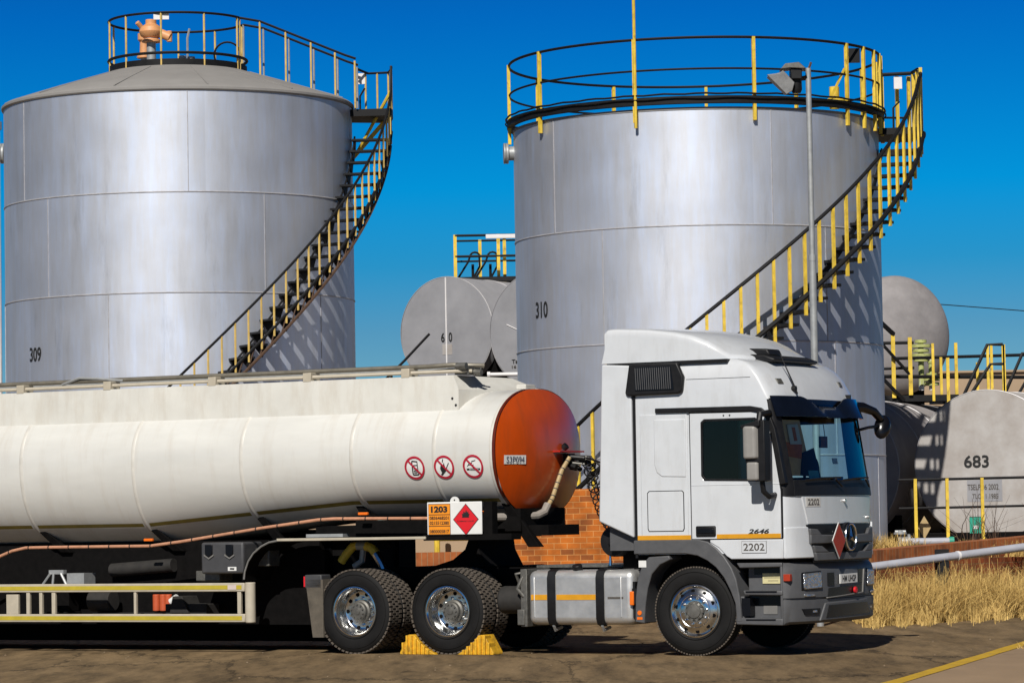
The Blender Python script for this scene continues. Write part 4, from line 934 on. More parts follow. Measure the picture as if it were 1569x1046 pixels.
# hose, bar and couplings on the head
ho = MB(); ho.tube([(-2.45, .28, 2.41), (-2.50, .16, 2.24), (-2.52, .06, 2.06), (-2.53, -.04, 1.90), (-2.55, -.13, 1.80)], .029, 10); hos = ho.build("delivery_hose", hose_cream, trailer, off=OFF)
for t in (.2, .45, .7, .9):
    a, b = Vector((-2.45, .28, 2.41)), Vector((-2.55, -.13, 1.80)); c = a.lerp(b, t); rr = MB(); d = (b - a).normalized(); rr.cyl(c + Vector((-.03, -.0, 0)) - d * .008, c + Vector((-.03, 0, 0)) + d * .008, .040, 10)
HP = [Vector(p) for p in ((-2.45, .28, 2.41), (-2.50, .16, 2.24), (-2.52, .06, 2.06), (-2.53, -.04, 1.90), (-2.55, -.13, 1.80))]
for k_ in range(4):
    for t in (.3, .85):
        c = HP[k_].lerp(HP[k_ + 1], t); d = (HP[k_ + 1] - HP[k_]).normalized(); rr = MB(); rr.cyl(c - d * .007, c + d * .007, .032, 10); rr.build("hose_clamp", ink_brown, hos, off=OFF)
ho = MB(); ho.tube([(-2.55, -.13, 1.82), (-2.56, -.20, 1.73), (-2.60, -.32, 1.685), (-2.75, -.55, 1.675), (-2.95, -.78, 1.675)], .050, 10); ho.build("hose_elbow", hose_grey, trailer, off=OFF)
rb = MB(); rb.box(-2.56, -2.44, .02, .66, 2.475, 2.495); rb.build("coupling_bar", red_paint, trailer, off=OFF)
cb = MB()
cb.box(-2.54, -2.46, .28, .44, 2.30, 2.46); cb.cyl((-2.54, .30, 2.53), (-2.50, .30, 2.56), .045, 12)
for k in range(9):
    y = .28 + random.uniform(0, .3); z = 2.28 + random.uniform(0, .17); cb.cyl((-2.50, y, z), (-2.36 + random.uniform(-.05, .06), y + random.uniform(-.05, .15), z - random.uniform(0, .06)), random.uniform(.018, .034), 8)
cb.build("air_couplings", black_plastic, trailer, off=OFF)
cb = MB()
for y, z in ((.40, 2.43), (.50, 2.40), (.34, 2.34)): cb.cyl((-2.44, y, z), (-2.30, y + .06, z - .02), .016, 8)
cb.build("coupling_head", hub_dark, trailer, off=OFF)
# olive reflective stripe along the lower side
so = MB(); SEG = [(-2.85, -3.56), (-3.66, -4.78), (-4.88, -6.45), (-6.55, -8.15), (-8.25, -9.98), (-10.08, -11.75)]
def strz(X): return TZ - tbot(X) * .745
for x0, x1 in SEG:
    n = 14; vs = []
    for k in range(n + 1):
        X = x0 + (x1 - x0) * k / n
        for dz in (.0, .015, .03, .045): vs.append(tside(X, strz(X) + dz - .02, .004))
    so.add(vs, [(4 * k + q, 4 * k + 4 + q, 4 * k + 5 + q, 4 * k + 1 + q) for k in range(n) for q in range(3)])
so.build("reflective_stripe", stripe_olive, trailer, off=OFF)
# prohibition signs
for X, kind in ((-3.90, 0), (-3.475, 1), (-3.06, 2)):
    fn = lambda u, v, X=X: tside(X + u, 2.305 + v, .006)
    fn2 = lambda u, v, X=X: tside(X + u, 2.305 + v, .009)
    fn3 = lambda u, v, X=X: tside(X + u, 2.305 + v, .012)
    q = MB(); put_ring(q, .0005, .14, fn, n=32); sg = q.build("prohibition_sign", sign_white, trailer, off=OFF)
    q = MB()
    if kind == 0:
        put_bar(q, -.035, .085, .045, .075, .014, fn2); put_bar(q, -.035, .085, -.035, -.085, .016, fn2); put_bar(q, .040, .075, .045, -.085, .012, fn2); put_bar(q, -.035, -.085, .045, -.085, .014, fn2); put_bar(q, -.03, .03, .04, .03, .012, fn2)
        for a in (-.01, -.035, -.058): put_bar(q, -.02, a, .03, a, .010, fn2)
    elif kind == 1:
        put_poly(q, [(-.06, -.02), (-.045, .03), (-.02, .0), (0, .06), (.015, .0), (.025, -.03), (0, -.07), (-.04, -.075)], fn2); put_bar(q, -.02, .06, -.01, .10, .012, fn2); put_bar(q, .01, -.05, .07, .05, .012, fn2); put_bar(q, -.055, -.095, -.02, -.075, .02, fn2)
    else:
        put_bar(q, -.095, -.035, -.055, -.035, .022, fn2); put_bar(q, -.05, -.027, .07, -.027, .006, fn2); put_bar(q, -.05, -.043, .07, -.043, .006, fn2); put_bar(q, .07, -.035, .095, -.035, .022, fn2)
        put_bar(q, -.08, .0, -.055, .035, .010, fn2); put_bar(q, -.055, .035, -.01, .045, .010, fn2); put_bar(q, -.02, .06, .04, .075, .008, fn2); put_bar(q, -.06, .015, .01, .02, .007, fn2)
    q.build("pictogram", ink, sg, off=OFF)
    q = MB(); put_ring(q, .118, .145, fn3); put_bar(q, -.088, .088, .088, -.088, .024, fn3); q.build("red_ring", ring_red, sg, off=OFF)
# hazard panel
YP = -1.262
sg = MB(); sg.box(-3.63, -2.85, YP, YP + .02, 1.47, 1.872); pan = sg.build("hazard_panel", sign_white, trailer, off=OFF, bevel=.008)
sg = MB(); sg.cyl((-3.235, YP + .004, 1.872), (-3.235, YP + .016, 1.872), .065, 24); sg.build("panel_lug", sign_white, pan, off=OFF)
sg = MB(); sg.cyl((-3.235, YP, 1.895), (-3.235, YP + .01, 1.895), .010, 10); sg.build("lug_hole", ink, pan, off=OFF)
sg = MB()
for z0, z1 in ((1.722, 1.845), (1.582, 1.712), (1.478, 1.572)): sg.box(-3.605, -3.30, YP - .004, YP + .004, z0, z1)
sg.build("orange_field", sign_orange, pan, off=OFF)
sg = MB(); sg.box(-3.61, -3.295, YP - .002, YP + .004, 1.474, 1.852); sg.build("field_border", ink, pan, off=OFF)
fp = lambda X, Z: (lambda u, v: (X + u, YP - .0065, Z + v))
sg = MB(); put_text(sg, "1203", .080, fp(-3.452, 1.783), .05, .235); sg.build("un_number", ink, pan, off=OFF)
for tx_, zz in (("0836468201", 1.677), ("0215512380", 1.616), ("0800005817", 1.512)):
    sg = MB(); put_text(sg, tx_, .042, fp(-3.452, zz), .025, .275); sg.build("panel_lettering", ink, pan, off=OFF)
cx, cz = -3.075, 1.655
sg = MB(); sg.add([(cx + u, YP - .002, cz + v) for u, v in ((0, .195), (.183, 0), (0, -.195), (-.183, 0))], [(0, 1, 2, 3)]); sg.build("diamond_edge", ink, pan, off=OFF)
sg = MB(); sg.add([(cx + u, YP - .005, cz + v) for u, v in ((0, .183), (.171, 0), (0, -.183), (-.171, 0))], [(0, 1, 2, 3)]); sg.build("diamond_face", sign_red, pan, off=OFF)
sg = MB(); fd = lambda u, v: (cx + u, YP - .008, cz + v)
put_poly(sg, [(-.045, .035), (-.055, .075), (-.035, .065), (-.028, .10), (-.005, .08), (.008, .12), (.022, .085), (.04, .10), (.042, .065), (.058, .07), (.045, .035)], fd); put_bar(sg, -.05, .028, .05, .028, .01, fd); put_text(sg, "FLAMMABLE LIQUID", .020, fp(cx, 1.632), .01, .24); sg.build("flame_symbol", ink, pan, off=OFF)
fr_ = MB(); fr_.box(-3.70, -2.45, YP + .022, -1.0, 1.40, 1.475); fr_.box(-2.84, -2.72, YP + .03, -1.1, 1.45, 1.87); fr_.build("panel_bracket", chassis_dark, trailer, off=OFF)
# top valance, walkway rails
va = MB()
for x in (0,):
    va.add([(-3.46, -.855, 3.45), (-3.38, -.868, 3.27), (-3.38, -.870, 3.00), (-16, -.870, 3.00), (-16, -.868, 3.27), (-16, -.855, 3.45), (-3.46, .62, 3.45), (-3.02, .62, 3.28), (-3.02, .62, 3.10), (-16, .62, 3.45), (-3.30, -.60, 3.08), (-16, .62, 3.05)],
           [(0, 1, 4, 5), (1, 2, 3, 4), (0, 5, 9, 6), (1, 0, 6, 7), (2, 1, 7, 8), (6, 9, 11, 8, 7), (3, 2, 8, 11), (4, 3, 11, 9, 5)])
val = va.build("top_valance", valance_white, trailer, off=OFF, angle=20)
for x, z in ((-3.47, 3.16), (-3.42, 3.075)):
    bt = MB(); bt.cyl((x, -.85, z), (x, -.876, z), .016, 10); bt.build("bolt", ink, val, off=OFF)
rl = MB()
rl.tube([(-16, -.72, 3.575), (-3.9, -.72, 3.575), (-3.55, -.70, 3.585), (-3.40, -.66, 3.575), (-3.22, -.5, 3.57)], .030, 8); rlo = rl.build("folding_rail", mat("rail_olive", (.22, .20, .16), .45, .4, var=.25, scale=5), trailer, off=OFF)
rl = MB(); rl.tube([(-16, -.80, 3.50), (-3.42, -.80, 3.50), (-3.28, -.7, 3.50)], .022, 8); rl.build("lower_rail", guard_cream, rlo, off=OFF)
rl = MB(); rl.tube([(-16, -.60, 3.525), (-3.45, -.60, 3.53)], .026, 8); rl.build("inner_rail", galv, rlo, off=OFF)
for X in (-4.16, -5.63, -7.10, -8.78, -10.22):
    b_ = MB(); b_.box(X - .06, X + .06, -.86, -.64, 3.44, 3.555); b_.build("rail_clamp", guard_cream, rlo, off=OFF, bevel=.006)
gg = MB(); gg.box(-3.50, -3.30, -.75, -.45, 3.46, 3.56); gg.cyl((-3.44, -.80, 3.56), (-3.30, -.80, 3.56), .045, 10); gg.tube([(-3.4, -.6, 3.5), (-3.2, -.6, 3.48)], .04, 8); gg.build("rail_hinge", hub_dark, rlo, off=OFF)
cl_ = MB(); cl_.tube([(-9.6, -.74, 3.54), (-9.3, -.76, 3.62), (-9.0, -.74, 3.60), (-8.6, -.74, 3.56)], .02, 6); cl_.build("lever", galv, rlo, off=OFF)
bx = MB(); bx.box(-2.98, -2.84, -.12, .14, 3.27, 3.335); bx.build("top_fitting", rib_white, trailer, off=OFF, bevel=.01)
# long conduit tube
cd = MB(); PT = [(-10.9, 1.02), (-10.36, 1.265), (-10.15, 1.335), (-9.92, 1.375), (-9.6, 1.378), (-7.90, 1.378), (-7.4, 1.43), (-6.17, 1.585), (-5.3, 1.68), (-5.05, 1.69), (-3.7, 1.675), (-2.95, 1.665)]
cd.tube([(x, -1.15, z) for x, z in PT], .021, 10); cnd = cd.build("conduit_tube", copper, trailer, off=OFF)
for k in range(22):
    X = -10.2 + .33 * k
    for (xa, za), (xb, zb) in zip(PT, PT[1:]):
        if xa <= X <= xb: z = za + (zb - za) * (X - xa) / (xb - xa)
    b_ = MB(); b_.cyl((X - .008, -1.15, z), (X + .008, -1.15, z), .024, 10); b_.build("tube_clip", ink, cnd, off=OFF)
# tank saddles (dark diagonal struts) and the chassis
for X in (-2.85, -4.98, -6.5, -8.2, -10.03):
    z0 = TZ - tbot(X) * .80; s_ = MB(); p = tside(X, z0, .01)
    s_.add([(X - .05, p[1] - .01, p[2] + .05), (X + .07, p[1] - .01, p[2] + .05), (X + .45, -.62, 1.30), (X + .28, -.62, 1.30), (X - .05, p[1] + .12, p[2] - .02), (X + .07, p[1] + .12, p[2] - .02), (X + .45, -.50, 1.30), (X + .28, -.50, 1.30)], [(0, 1, 2, 3), (4, 7, 6, 5), (0, 4, 5, 1), (1, 5, 6, 2), (2, 6, 7, 3), (3, 7, 4, 0)])
    s_.build("tank_saddle", chassis_dark, trailer, off=OFF, bevel=.008)
for X, z in ((-8.02, 1.44), (-4.72, 1.73), (-3.0, 1.72)):
    m_ = MB(); m_.box(X - .02, X + .12, -1.1, -1.06, z, z + .035); m_.build("marker_lamp", amber, trailer, off=OFF, bevel=.006)
tc_ = MB()
for y in (-.45, .45): tc_.box(-14, -5.7, y - .06, y + .06, 1.10, 1.43); tc_.box(-5.75, -3.0, y - .06, y + .06, 1.425, 1.60)
tc_.box(-4.4, -2.34, -.5, .30, 1.44, 1.57); tc_.box(-3.3, -2.62, -.7, .45, 1.50, 1.78)
tc_.box(-14, -5.6, -.55, .75, .34, 1.30); tc_.box(-14, -5.3, .80, 1.22, .07, 1.55); tc_.box(-5.3, -2.2, .45, .80, .40, 1.0); tc_.box(-5.6, -5.35, -.35, 1.15, 1.0, 1.6); tc_.box(-4.9, -3.3, -.9, .9, 1.46, 1.66)
tc_.build("trailer_chassis", chassis_dark, trailer, off=OFF)
# mudguard strip over the drive wheels
mg_ = MB(); MP = [(-6.37, .92), (-6.355, 1.02), (-6.30, 1.15), (-6.22, 1.25), (-6.10, 1.335), (-5.98, 1.385), (-5.85, 1.405), (-5.0, 1.415), (-3.66, 1.425)]
vs = []; fs = []
for k, (x, z) in enumerate(MP):
    p, q = MP[max(0, k - 1)], MP[min(len(MP) - 1, k + 1)]; d = Vector((q[0] - p[0], q[1] - p[1])).normalized()
    for y in (-1.25, -.62): vs += [(x, y, z), (x - d.y * .035, y, z + d.x * .035)]
    if k: a = 4 * (k - 1); b = 4 * k; fs += [(a, b, b + 1, a + 1), (a + 2, a + 3, b + 3, b + 2), (a, a + 2, b + 2, b), (a + 1, b + 1, b + 3, a + 3)]
mg_.add(vs, fs); mgo = mg_.build("mudguard", chassis_dark, trailer, off=OFF)
q = MB(); q.tube([(x, -1.252, z + .02) for x, z in MP[:7]], .013, 6); q.build("mudguard_edge", grey_light, mgo, off=OFF)
q = MB(); q.box(-5.86, -3.66, -1.262, -1.10, 1.418, 1.452); q.build("mudguard_strip", guard_cream, mgo, off=OFF, bevel=.005)
bc = MB(); bc.box(-7.04, -6.385, -1.24, -.78, 1.012, 1.415); box_ = bc.build("tool_box", box_plastic, trailer, off=OFF, bevel=.03, seg=3)
for x in (-6.91, -6.59):
    l_ = MB(); l_.prism_y([(x - .055, 1.385), (x + .055, 1.385), (x + .055, 1.26), (x, 1.225), (x - .055, 1.26)], -1.262, -1.235); l_.build("latch", gloss_black, box_, off=OFF, bevel=.006)
    l_ = MB(); l_.prism_y([(x - .075, 1.262), (x, 1.218), (x + .075, 1.262), (x + .075, 1.242), (x, 1.198), (x - .075, 1.242)], -1.256, -1.235); l_.build("latch_edge", grey_light, box_, off=OFF)
l_ = MB(); l_.box(-6.62, -6.49, -1.246, -1.238, 1.05, 1.10); l_.build("box_label", sign_white, box_, off=OFF)
l_ = MB(); put_poly(l_, [(-.035, -.008), (.03, -.012), (.038, .010), (-.03, .012)], lambda u, v: (-6.555 + u, -1.248, 1.075 + v)); l_.build("label_mark", ink, box_, off=OFF)
for q_ in ((-7.22, -6.85, -1.1, -.8, .92, 1.05), (-6.36, -6.15, -1.0, -.75, 1.1, 1.33)):
    b2 = MB(); b2.box(*q_); b2.build("bracket_box", hub_dark, trailer, off=OFF, bevel=.01)
# side guard
sgd = MB()
for z0, z1 in ((.785, .895), (.395, .500)):
    sgd.box(-13, -6.38, -1.235, -1.19, z0, z1)
sgo = sgd.build("side_guard", guard_cream, trailer, off=OFF, bevel=.01)
for z0, z1 in ((.813, .866), (.420, .474)):
    t_ = MB(); t_.box(-13, -6.42, -1.239, -1.23, z0, z1); t_.build("reflective_tape", guard_tape, sgo, off=OFF)
l_ = MB(); l_.box(-6.63, -6.50, -1.242, -1.236, .81, .868); l_.build("guard_label", mat("label_pink", (.60, .50, .46), .6), sgo, off=OFF)
ep = MB(); ep.cyl((-6.33, -1.17, .385), (-6.33, -1.17, .90), .068, 24); ep.build("end_post", guard_cream, sgo, off=OFF, bevel=.012)
for X, w_ in ((-10.7, .1), (-10.10, .20), (-9.84, .055), (-9.63, .05), (-9.42, .06), (-8.10, .04), (-6.47, .055)):
    p_ = MB(); p_.box(X - w_ / 2, X + w_ / 2, -1.225, -1.18, .50, .785 if w_ < .15 else .76); p_.build("guard_post", guard_cream, sgo, off=OFF, bevel=.006)
# landing leg, hoses and odd pieces seen under the tank
ll_ = MB(); ll_.box(-9.72, -9.45, -.85, -.62, .52, .90); ll_.box(-9.75, -9.42, -.95, -.6, .46, .52); ll_.build("landing_leg", chassis_dark, trailer, off=OFF, bevel=.01)
ll_ = MB(); ll_.box(-9.66, -9.42, -1.0, -.93, 1.02, 1.075); ll_.tube([(-9.78, -1.0, .86), (-9.63, -1.0, 1.03)], .018, 6); ll_.tube([(-9.60, -1.0, .86), (-9.58, -1.0, 1.03)], .018, 6); ll_.tube([(-9.36, -1.0, .86), (-9.46, -1.0, 1.03)], .018, 6); ll_.box(-9.40, -9.12, -.95, -.7, .88, 1.03); ll_.build("winding_bracket", galv, trailer, off=OFF)
for x in (-8.13, -8.02, -7.94):
    h_ = MB(); h_.cyl((x, -.70, .52), (x, -.70, .74), .05, 12); h_.build("hose_reel", mat("reel_orange", (.50, .09, .03), .5), trailer, off=OFF, bevel=.01)
h_ = MB(); h_.cyl((-7.86, -.75, .64), (-7.76, -.75, .70), .05, 12); h_.build("pipe_end", sign_white, trailer, off=OFF)
h_ = MB(); h_.box(-9.0, -7.9, -.95, -.58, .46, .50); h_.cyl((-9.1, -.8, .66), (-8.75, -.8, .66), .14, 16); h_.box(-7.85, -7.2, -.9, -.6, .48, .62); h_.prism_y([(-7.75, .5), (-7.45, .5), (-7.55, .72), (-7.7, .72)], -.95, -.6); h_.build("under_tray", dusty_dark, trailer, off=OFF, bevel=.01)
h_ = MB(); h_.cyl((-8.9, -.62, 1.06), (-7.9, -.62, 1.12), .09, 14); h_.build("product_pipe", dusty_dark, trailer, off=OFF)
h_ = MB(); h_.tube([(-5.30, -.62, 1.14), (-5.22, -.62, 1.24), (-5.12, -.62, 1.335), (-5.03, -.62, 1.345)], .055, 10); hy = h_.build("yellow_coupling", yellow_paint, trailer, off=OFF)
h_ = MB(); h_.tube([(-5.05, -.62, 1.345), (-4.92, -.62, 1.34)], .058, 10); h_.tube([(-4.98, -.60, 1.30), (-5.0, -.60, 1.15), (-5.12, -.6, 1.08)], .04, 8); h_.build("coupling_sleeve", galv, hy, off=OFF)
h_ = MB(); h_.tube([(-4.93, -.62, 1.34), (-4.84, -.62, 1.31), (-4.78, -.62, 1.24)], .058, 10); h_.build("coupling_bend", yellow_paint, hy, off=OFF)
h_ = MB(); h_.tube([(-4.79, -.62, 1.25), (-4.70, -.62, 1.12), (-4.66, -.62, 1.04)], .056, 10); h_.build("coupling_pipe", chrome, hy, off=OFF)
h_ = MB(); h_.box(-5.55, -5.0, -1.05, -.9, 1.46, 1.50); h_.build("light_bar", galv, trailer, off=OFF)

# ------------------------------------------------------------------ two tall storage tanks
def pol(r, deg, z): return (r * math.cos(R(deg)), r * math.sin(R(deg)), z)
def arc(r, a0, a1, zf, n=40): return [pol(r, a0 + (a1 - a0) * k / n, zf(a0 + (a1 - a0) * k / n) if callable(zf) else zf) for k in range(n + 1)]
def tank_shell(name, parent, rad, top, seams, mtl, vseams):
    m = MB(); prof = [(rad, 0.0)]
    for z in seams: prof += [(rad, z - .013), (rad + .009, z - .005), (rad + .009, z + .005), (rad, z + .013)]
    prof += [(rad, top)]
    m.lathe(prof, 160)
    o = m.build(name, mtl, parent, angle=15)
    sv = MB()
    for deg, z0, z1 in vseams:
        sv.box(rad - .01, rad + .008, -.007, .007, z0 + .015, z1 - .015, mtx=Matrix.Rotation(R(deg), 4, 'Z'))
    for z in seams: sv.lathe([(rad + .002, z - .014), (rad + .013, z - .006), (rad + .013, z + .006), (rad + .002, z + .014)], 120)
    sv.build("weld_seams", seam_metal, o)
    return o
def number_on(parent, txt, rad, deg, z, h, wd, mtl=ink):
    m = MB(); put_text(m, txt, h, lambda u, v: pol(rad + .006, deg + math.degrees(u / rad), z + v), .025, wd); return m.build("tank_number", mtl, parent)
def flange_nozzle(parent, rad, deg, z, mtl=galv):
    d = Vector(pol(1, deg, 0)); p = d * rad + Vector((0, 0, z)); m = MB()
    m.cyl(p - d * .05, p + d * .14, .13, 18); m.cyl(p + d * .10, p + d * .15, .19, 24); m.cyl(p + d * .155, p + d * .19, .19, 24)
    return m.build("nozzle", mtl, parent, bevel=.008)

# ---- left tank
C1 = (-6.07, 61.35)
t1 = empty("storage_tank", (C1[0], C1[1], 0)); tag(t1, "tall silver storage tank with stencilled number 309 and a conical roof", "storage tank")
R1, H1 = 3.19, 9.22
vs1 = []
for i, (z0, z1) in enumerate(zip([0] + T1_SEAM, T1_SEAM + [H1])):
    base = {4: -81.6, 3: -131, 2: -107.6}.get(i, -60 + 17 * i)
    for k in range(5): vs1.append((base + 74.4 * k, z0, z1))
s1 = tank_shell("tank_shell", t1, R1, H1, T1_SEAM, tank_skin_a, vs1)
number_on(s1, "309", R1, -138.2, 4.68, .26, .36)
rf1 = MB(); rf1.lathe([(R1 - .02, 9.20), (R1 + .025, 9.215), (R1 + .04, 9.235), (R1 + .04, 9.275), (R1 + .0, 9.31), (2.4, 9.57), (1.3, 9.91), (1.0, 9.99), (0, 10.03)], 120); roof1 = rf1.build("roof", roof_grey, t1, angle=25)
for k in range(12):
    sr = MB(); a = 15 + 30 * k; sr.flat([pol(3.18, a, 9.324), pol(2.4, a, 9.572), pol(1.4, a, 9.882)], .03, .012); sr.build("roof_seam", roof_grey, roof1)
flange_nozzle(s1, R1, 172, 8.55)
# crown platform
pf = MB(); pf.lathe([(1.02, 9.92), (1.24, 9.88), (1.27, 9.88), (1.27, 10.03), (1.25, 10.03), (1.25, 9.95), (1.02, 9.98)], 64); plat1 = pf.build("crown_platform", black_paint, t1)
pf = MB(); pf.tube([pol(1.27, 360 * k / 48, 10.14) for k in range(48)], .028, 6, closed=True); pf.build("low_ring", black_paint, plat1)
# railing: ring round the crown with a gap to the right where the walkway leaves
def zroof(r): return 9.32 + (R1 - r) / (R1 - 1.3) * .57
ra = MB(); RG = 1.26
ra.tube(arc(RG, 22, 338, 10.87, 60), .024, 6); g1 = ra.build("crown_railing", black_paint, t1)
for a in (25, 62, 95, 128, 165, 196, 228, 262, 298, 335):
    p = MB(); p.cyl(pol(RG, a, 9.86), pol(RG, a, 10.88), .019, 8); p.build("post", yellow_pale if 180 < a < 340 else yellow_pale, g1)
wl_ = MB(); EX = 3.90
for y, z0 in ((-.44, 0), (.44, 0)):
    wl_.tube([pol(RG, math.degrees(math.atan2(y, math.sqrt(RG ** 2 - y * y))), 10.87), (1.55, y, 10.80), (3.10, y, 10.10 + .05), (3.30, y, 10.08)], .024, 6)
wr = wl_.build("walkway_railing", black_paint, t1)
for x in (1.18, 1.55, 2.02, 2.48, 2.92, 3.28):
    for y in (-.44, .44):
        p = MB(); z1 = 10.87 if x < 1.4 else 10.80 - (x - 1.55) / 1.55 * .68
        p.cyl((x, y, zroof(x) - .02), (x, y, z1), .019, 8); p.build("post", galv if y > 0 else yellow_pale, wr)
sb = MB(); sb.box(-.14, .14, -.006, .006, -.055, .055); sb.build("notice_board", white_trim, g1, loc=pol(RG - .03, 262, 10.80), rot=(0, 0, R(0)), bevel=.003)
# vents with tan valves on the roof
for (x, y, h_, rr) in ((-.44, -.45, .62, .085), (-.62, .05, .40, .07)):
    v = MB(); v.cyl((x, y, 9.8), (x, y, 9.88 + h_), rr, 18); v.cyl((x, y, 9.84 + h_), (x, y, 9.92 + h_), rr * 1.55, 18); vp = v.build("vent_pipe", galv, roof1, bevel=.006)
v = MB(); x, y, z = -.44, -.45, 10.44
v.lathe([(0, .0), (.17, 0), (.17, .05), (.12, .07), (.19, .12), (.22, .2), (.19, .28), (.10, .34), (.10, .42), (0, .42)], 24, 'Z', (x, y, z)); v.cyl((x + .1, y, z + .2), (x + .36, y - .05, z + .08), .085, 14); v.cyl((x + .34, y - .05, z + .0), (x + .34, y - .05, z + .2), .05, 10); v.build("breather_valve", valve_tan, roof1, bevel=.008)
v = MB(); x, y, z = -.62, .05, 10.22
v.lathe([(0, 0), (.14, 0), (.14, .04), (.09, .07), (.08, .30), (.12, .34), (.12, .46), (0, .47)], 20, 'Z', (x, y, z)); v.cyl((x, y, z + .52), (x - .12, y - .1, z + .66), .045, 10); v.cyl((x, y, z + .4), (x, y, z + .60), .05, 10); v.build("breather_valve", valve_tan, roof1, bevel=.008)
v = MB(); v.lathe([(0, 9.88), (.34, 9.88), (.34, 10.05), (.28, 10.08), (.2, 10.1), (0, 10.12)], 24, 'Z', (.22, -.25, 0)); v.build("hatch", black_paint, roof1)
v = MB(); v.cyl((.12, -.35, 10.08), (.12, -.35, 10.20), .07, 12); v.cyl((.28, -.35, 10.08), (.28, -.35, 10.18), .07, 12); v.tube([(.2, -.2, 10.1), (.2, -.2, 10.55), (.24, -.2, 10.72)], .022, 6); v.build("hatch_fitting", galv, roof1)
v = MB(); v.cyl((.48, -.5, 10.02), (.70, -.55, 9.98), .06, 10); v.build("drain_valve", valve_tan, roof1)
v = MB(); v.tube([(.93 + .24 * math.cos(2 * PI * k / 24), -.2, 10.22 + .24 * math.sin(2 * PI * k / 24)) for k in range(24)], .02, 6, closed=True); v.build("hand_wheel", black_paint, roof1)
# spiral stair
RO1 = 3.93
zh1 = lambda a: 5.19 + .0652 * (a + 69.3) if a < -3 else 5.19 + .0652 * 66.3
st = MB()
A0, A1 = -104.0, -3.0
st.tube(arc(RO1, A0, A1, lambda a: zh1(a) - .76, 60), .028, 8); stair1 = st.build("spiral_stair", black_paint, t1)
st = MB(); st.tube(arc(RO1 - .02, A0, A1, lambda a: zh1(a) - 1.02, 60), .028, 6)
for k in range(34):
    a = A0 + (A1 - A0) * k / 33; st.cyl(pol(RO1 - .02, a, zh1(a) - 1.02), pol(RO1 - .01, a + 1.6, zh1(a + 1.6) - .78), .014, 5)
st.build("lower_string", rust_brown, stair1)
st = MB(); st.tube(arc(RO1, A0, -3, lambda a: zh1(a), 60) + arc(RO1, -1, 12, 9.98, 10), .024, 8); hr = st.build("handrail", black_paint, stair1)
st = MB(); st.tube(arc(R1 + .06, A0, A1, lambda a: zh1(a) - .84, 60), .02, 6); st.build("inner_string", black_paint, stair1)
k = 0; a = A0 + 1.5
while a < -4:
    tr_ = MB(); zt = zh1(a) - .80; Mx = Matrix.Rotation(R(a), 4, 'Z')
    tr_.box(R1 + .02, RO1 - .02, -.12, .14, zt - .035, zt, mtx=Mx)
    tr_.add([Mx @ Vector(p) for p in ((RO1 - .06, -.12, zt - .03), (RO1 - .06, .14, zt - .03), (RO1 - .06, .06, zt - .24), (RO1 - .09, -.12, zt - .03), (RO1 - .09, .14, zt - .03), (RO1 - .09, .06, zt - .24))], [(0, 1, 2), (5, 4, 3), (0, 3, 4, 1), (1, 4, 5, 2), (2, 5, 3, 0)])
    tr_.add([Mx @ Vector(p) for p in ((R1 + .05, -.12, zt - .03), (R1 + .05, .14, zt - .03), (R1 + .05, .06, zt - .24), (R1 + .08, -.12, zt - .03), (R1 + .08, .14, zt - .03), (R1 + .08, .06, zt - .24))], [(0, 1, 2), (5, 4, 3), (0, 3, 4, 1), (1, 4, 5, 2), (2, 5, 3, 0)])
    tr_.build("tread", black_paint, stair1)
    b_ = MB(); b_.cyl(pol(RO1, a + .3, zh1(a + .3) - .92), pol(RO1, a + .3, zh1(a + .3)), .020, 6); b_.build("baluster", yellow_pale, stair1)
    a += 3.5
# landing
ld = MB(); ld.loft([[pol(R1 - .25, a_, 9.04), pol(RO1 + .02, a_, 9.04), pol(RO1 + .02, a_, 9.17), pol(R1 - .25, a_, 9.17)] for a_ in (-5, 0, 4, 8, 13)], True, True); land1 = ld.build("landing", black_paint, stair1)
ld = MB(); ld.tube([pol(RO1, -3, 9.5), pol(R1 + .1, 4, 8.45)], .03, 6); ld.flat([pol(R1 + .02, 10, 8.35), pol(RO1 - .1, 10, 9.05)], .06, .12); ld.build("landing_brace", yellow_paint, land1)
ld = MB(); ld.tube([pol(RO1, 12, 9.98), pol(3.55, 12, 9.96), (3.25, .44, 10.02)], .024, 6); ld.build("landing_rail", black_paint, land1)
for a_, r_ in ((-1, RO1), (3, RO1), (7, RO1), (12, RO1), (12, 3.72), (12, 3.5), (12, 3.3)):
    p = MB(); p.cyl(pol(r_, a_, 9.05), pol(r_, a_, 9.98), .019, 8); p.build("post", yellow_pale, land1)
p = MB(); p.box(-.07, .07, -.01, .01, -.1, .1); p.build("notice", white_trim, land1, loc=pol(3.42, 12, 9.86))
p = MB(); p.tube([pol(3.36, 8, 9.2), pol(3.36, 8, 9.5), pol(3.45, 8, 9.65)], .02, 6); p.build("earth_strap", black_paint, land1)

# ---- right tank
C2 = (3.45, 61.48)
t2 = empty("storage_tank", (C2[0], C2[1], 0)); tag(t2, "tall silver storage tank with stencilled number 310 and yellow railing round its rim", "storage tank")
R2_, H2 = 3.36, 8.74
vs2 = []
for i, (z0, z1) in enumerate(zip([0] + T2_SEAM, T2_SEAM + [H2])):
    base = {4: -70, 3: -123, 2: -120, 1: -95}.get(i, -60 + 17 * i)
    for k in range(5): vs2.append((base + 72 * k, z0, z1))
s2 = tank_shell("tank_shell", t2, R2_, H2, T2_SEAM, tank_skin_b, vs2)
number_on(s2, "310", R2_, -150.0, 5.35, .30, .42)
fr = MB(); fr.lathe([(R2_ - .3, 8.70), (R2_ + .0, 8.70), (R2_ + .012, 8.70), (R2_ + .012, 8.745), (R2_ - .1, 8.76), (0, 9.1)], 120); roof2 = fr.build("roof", roof_grey, t2, angle=25)
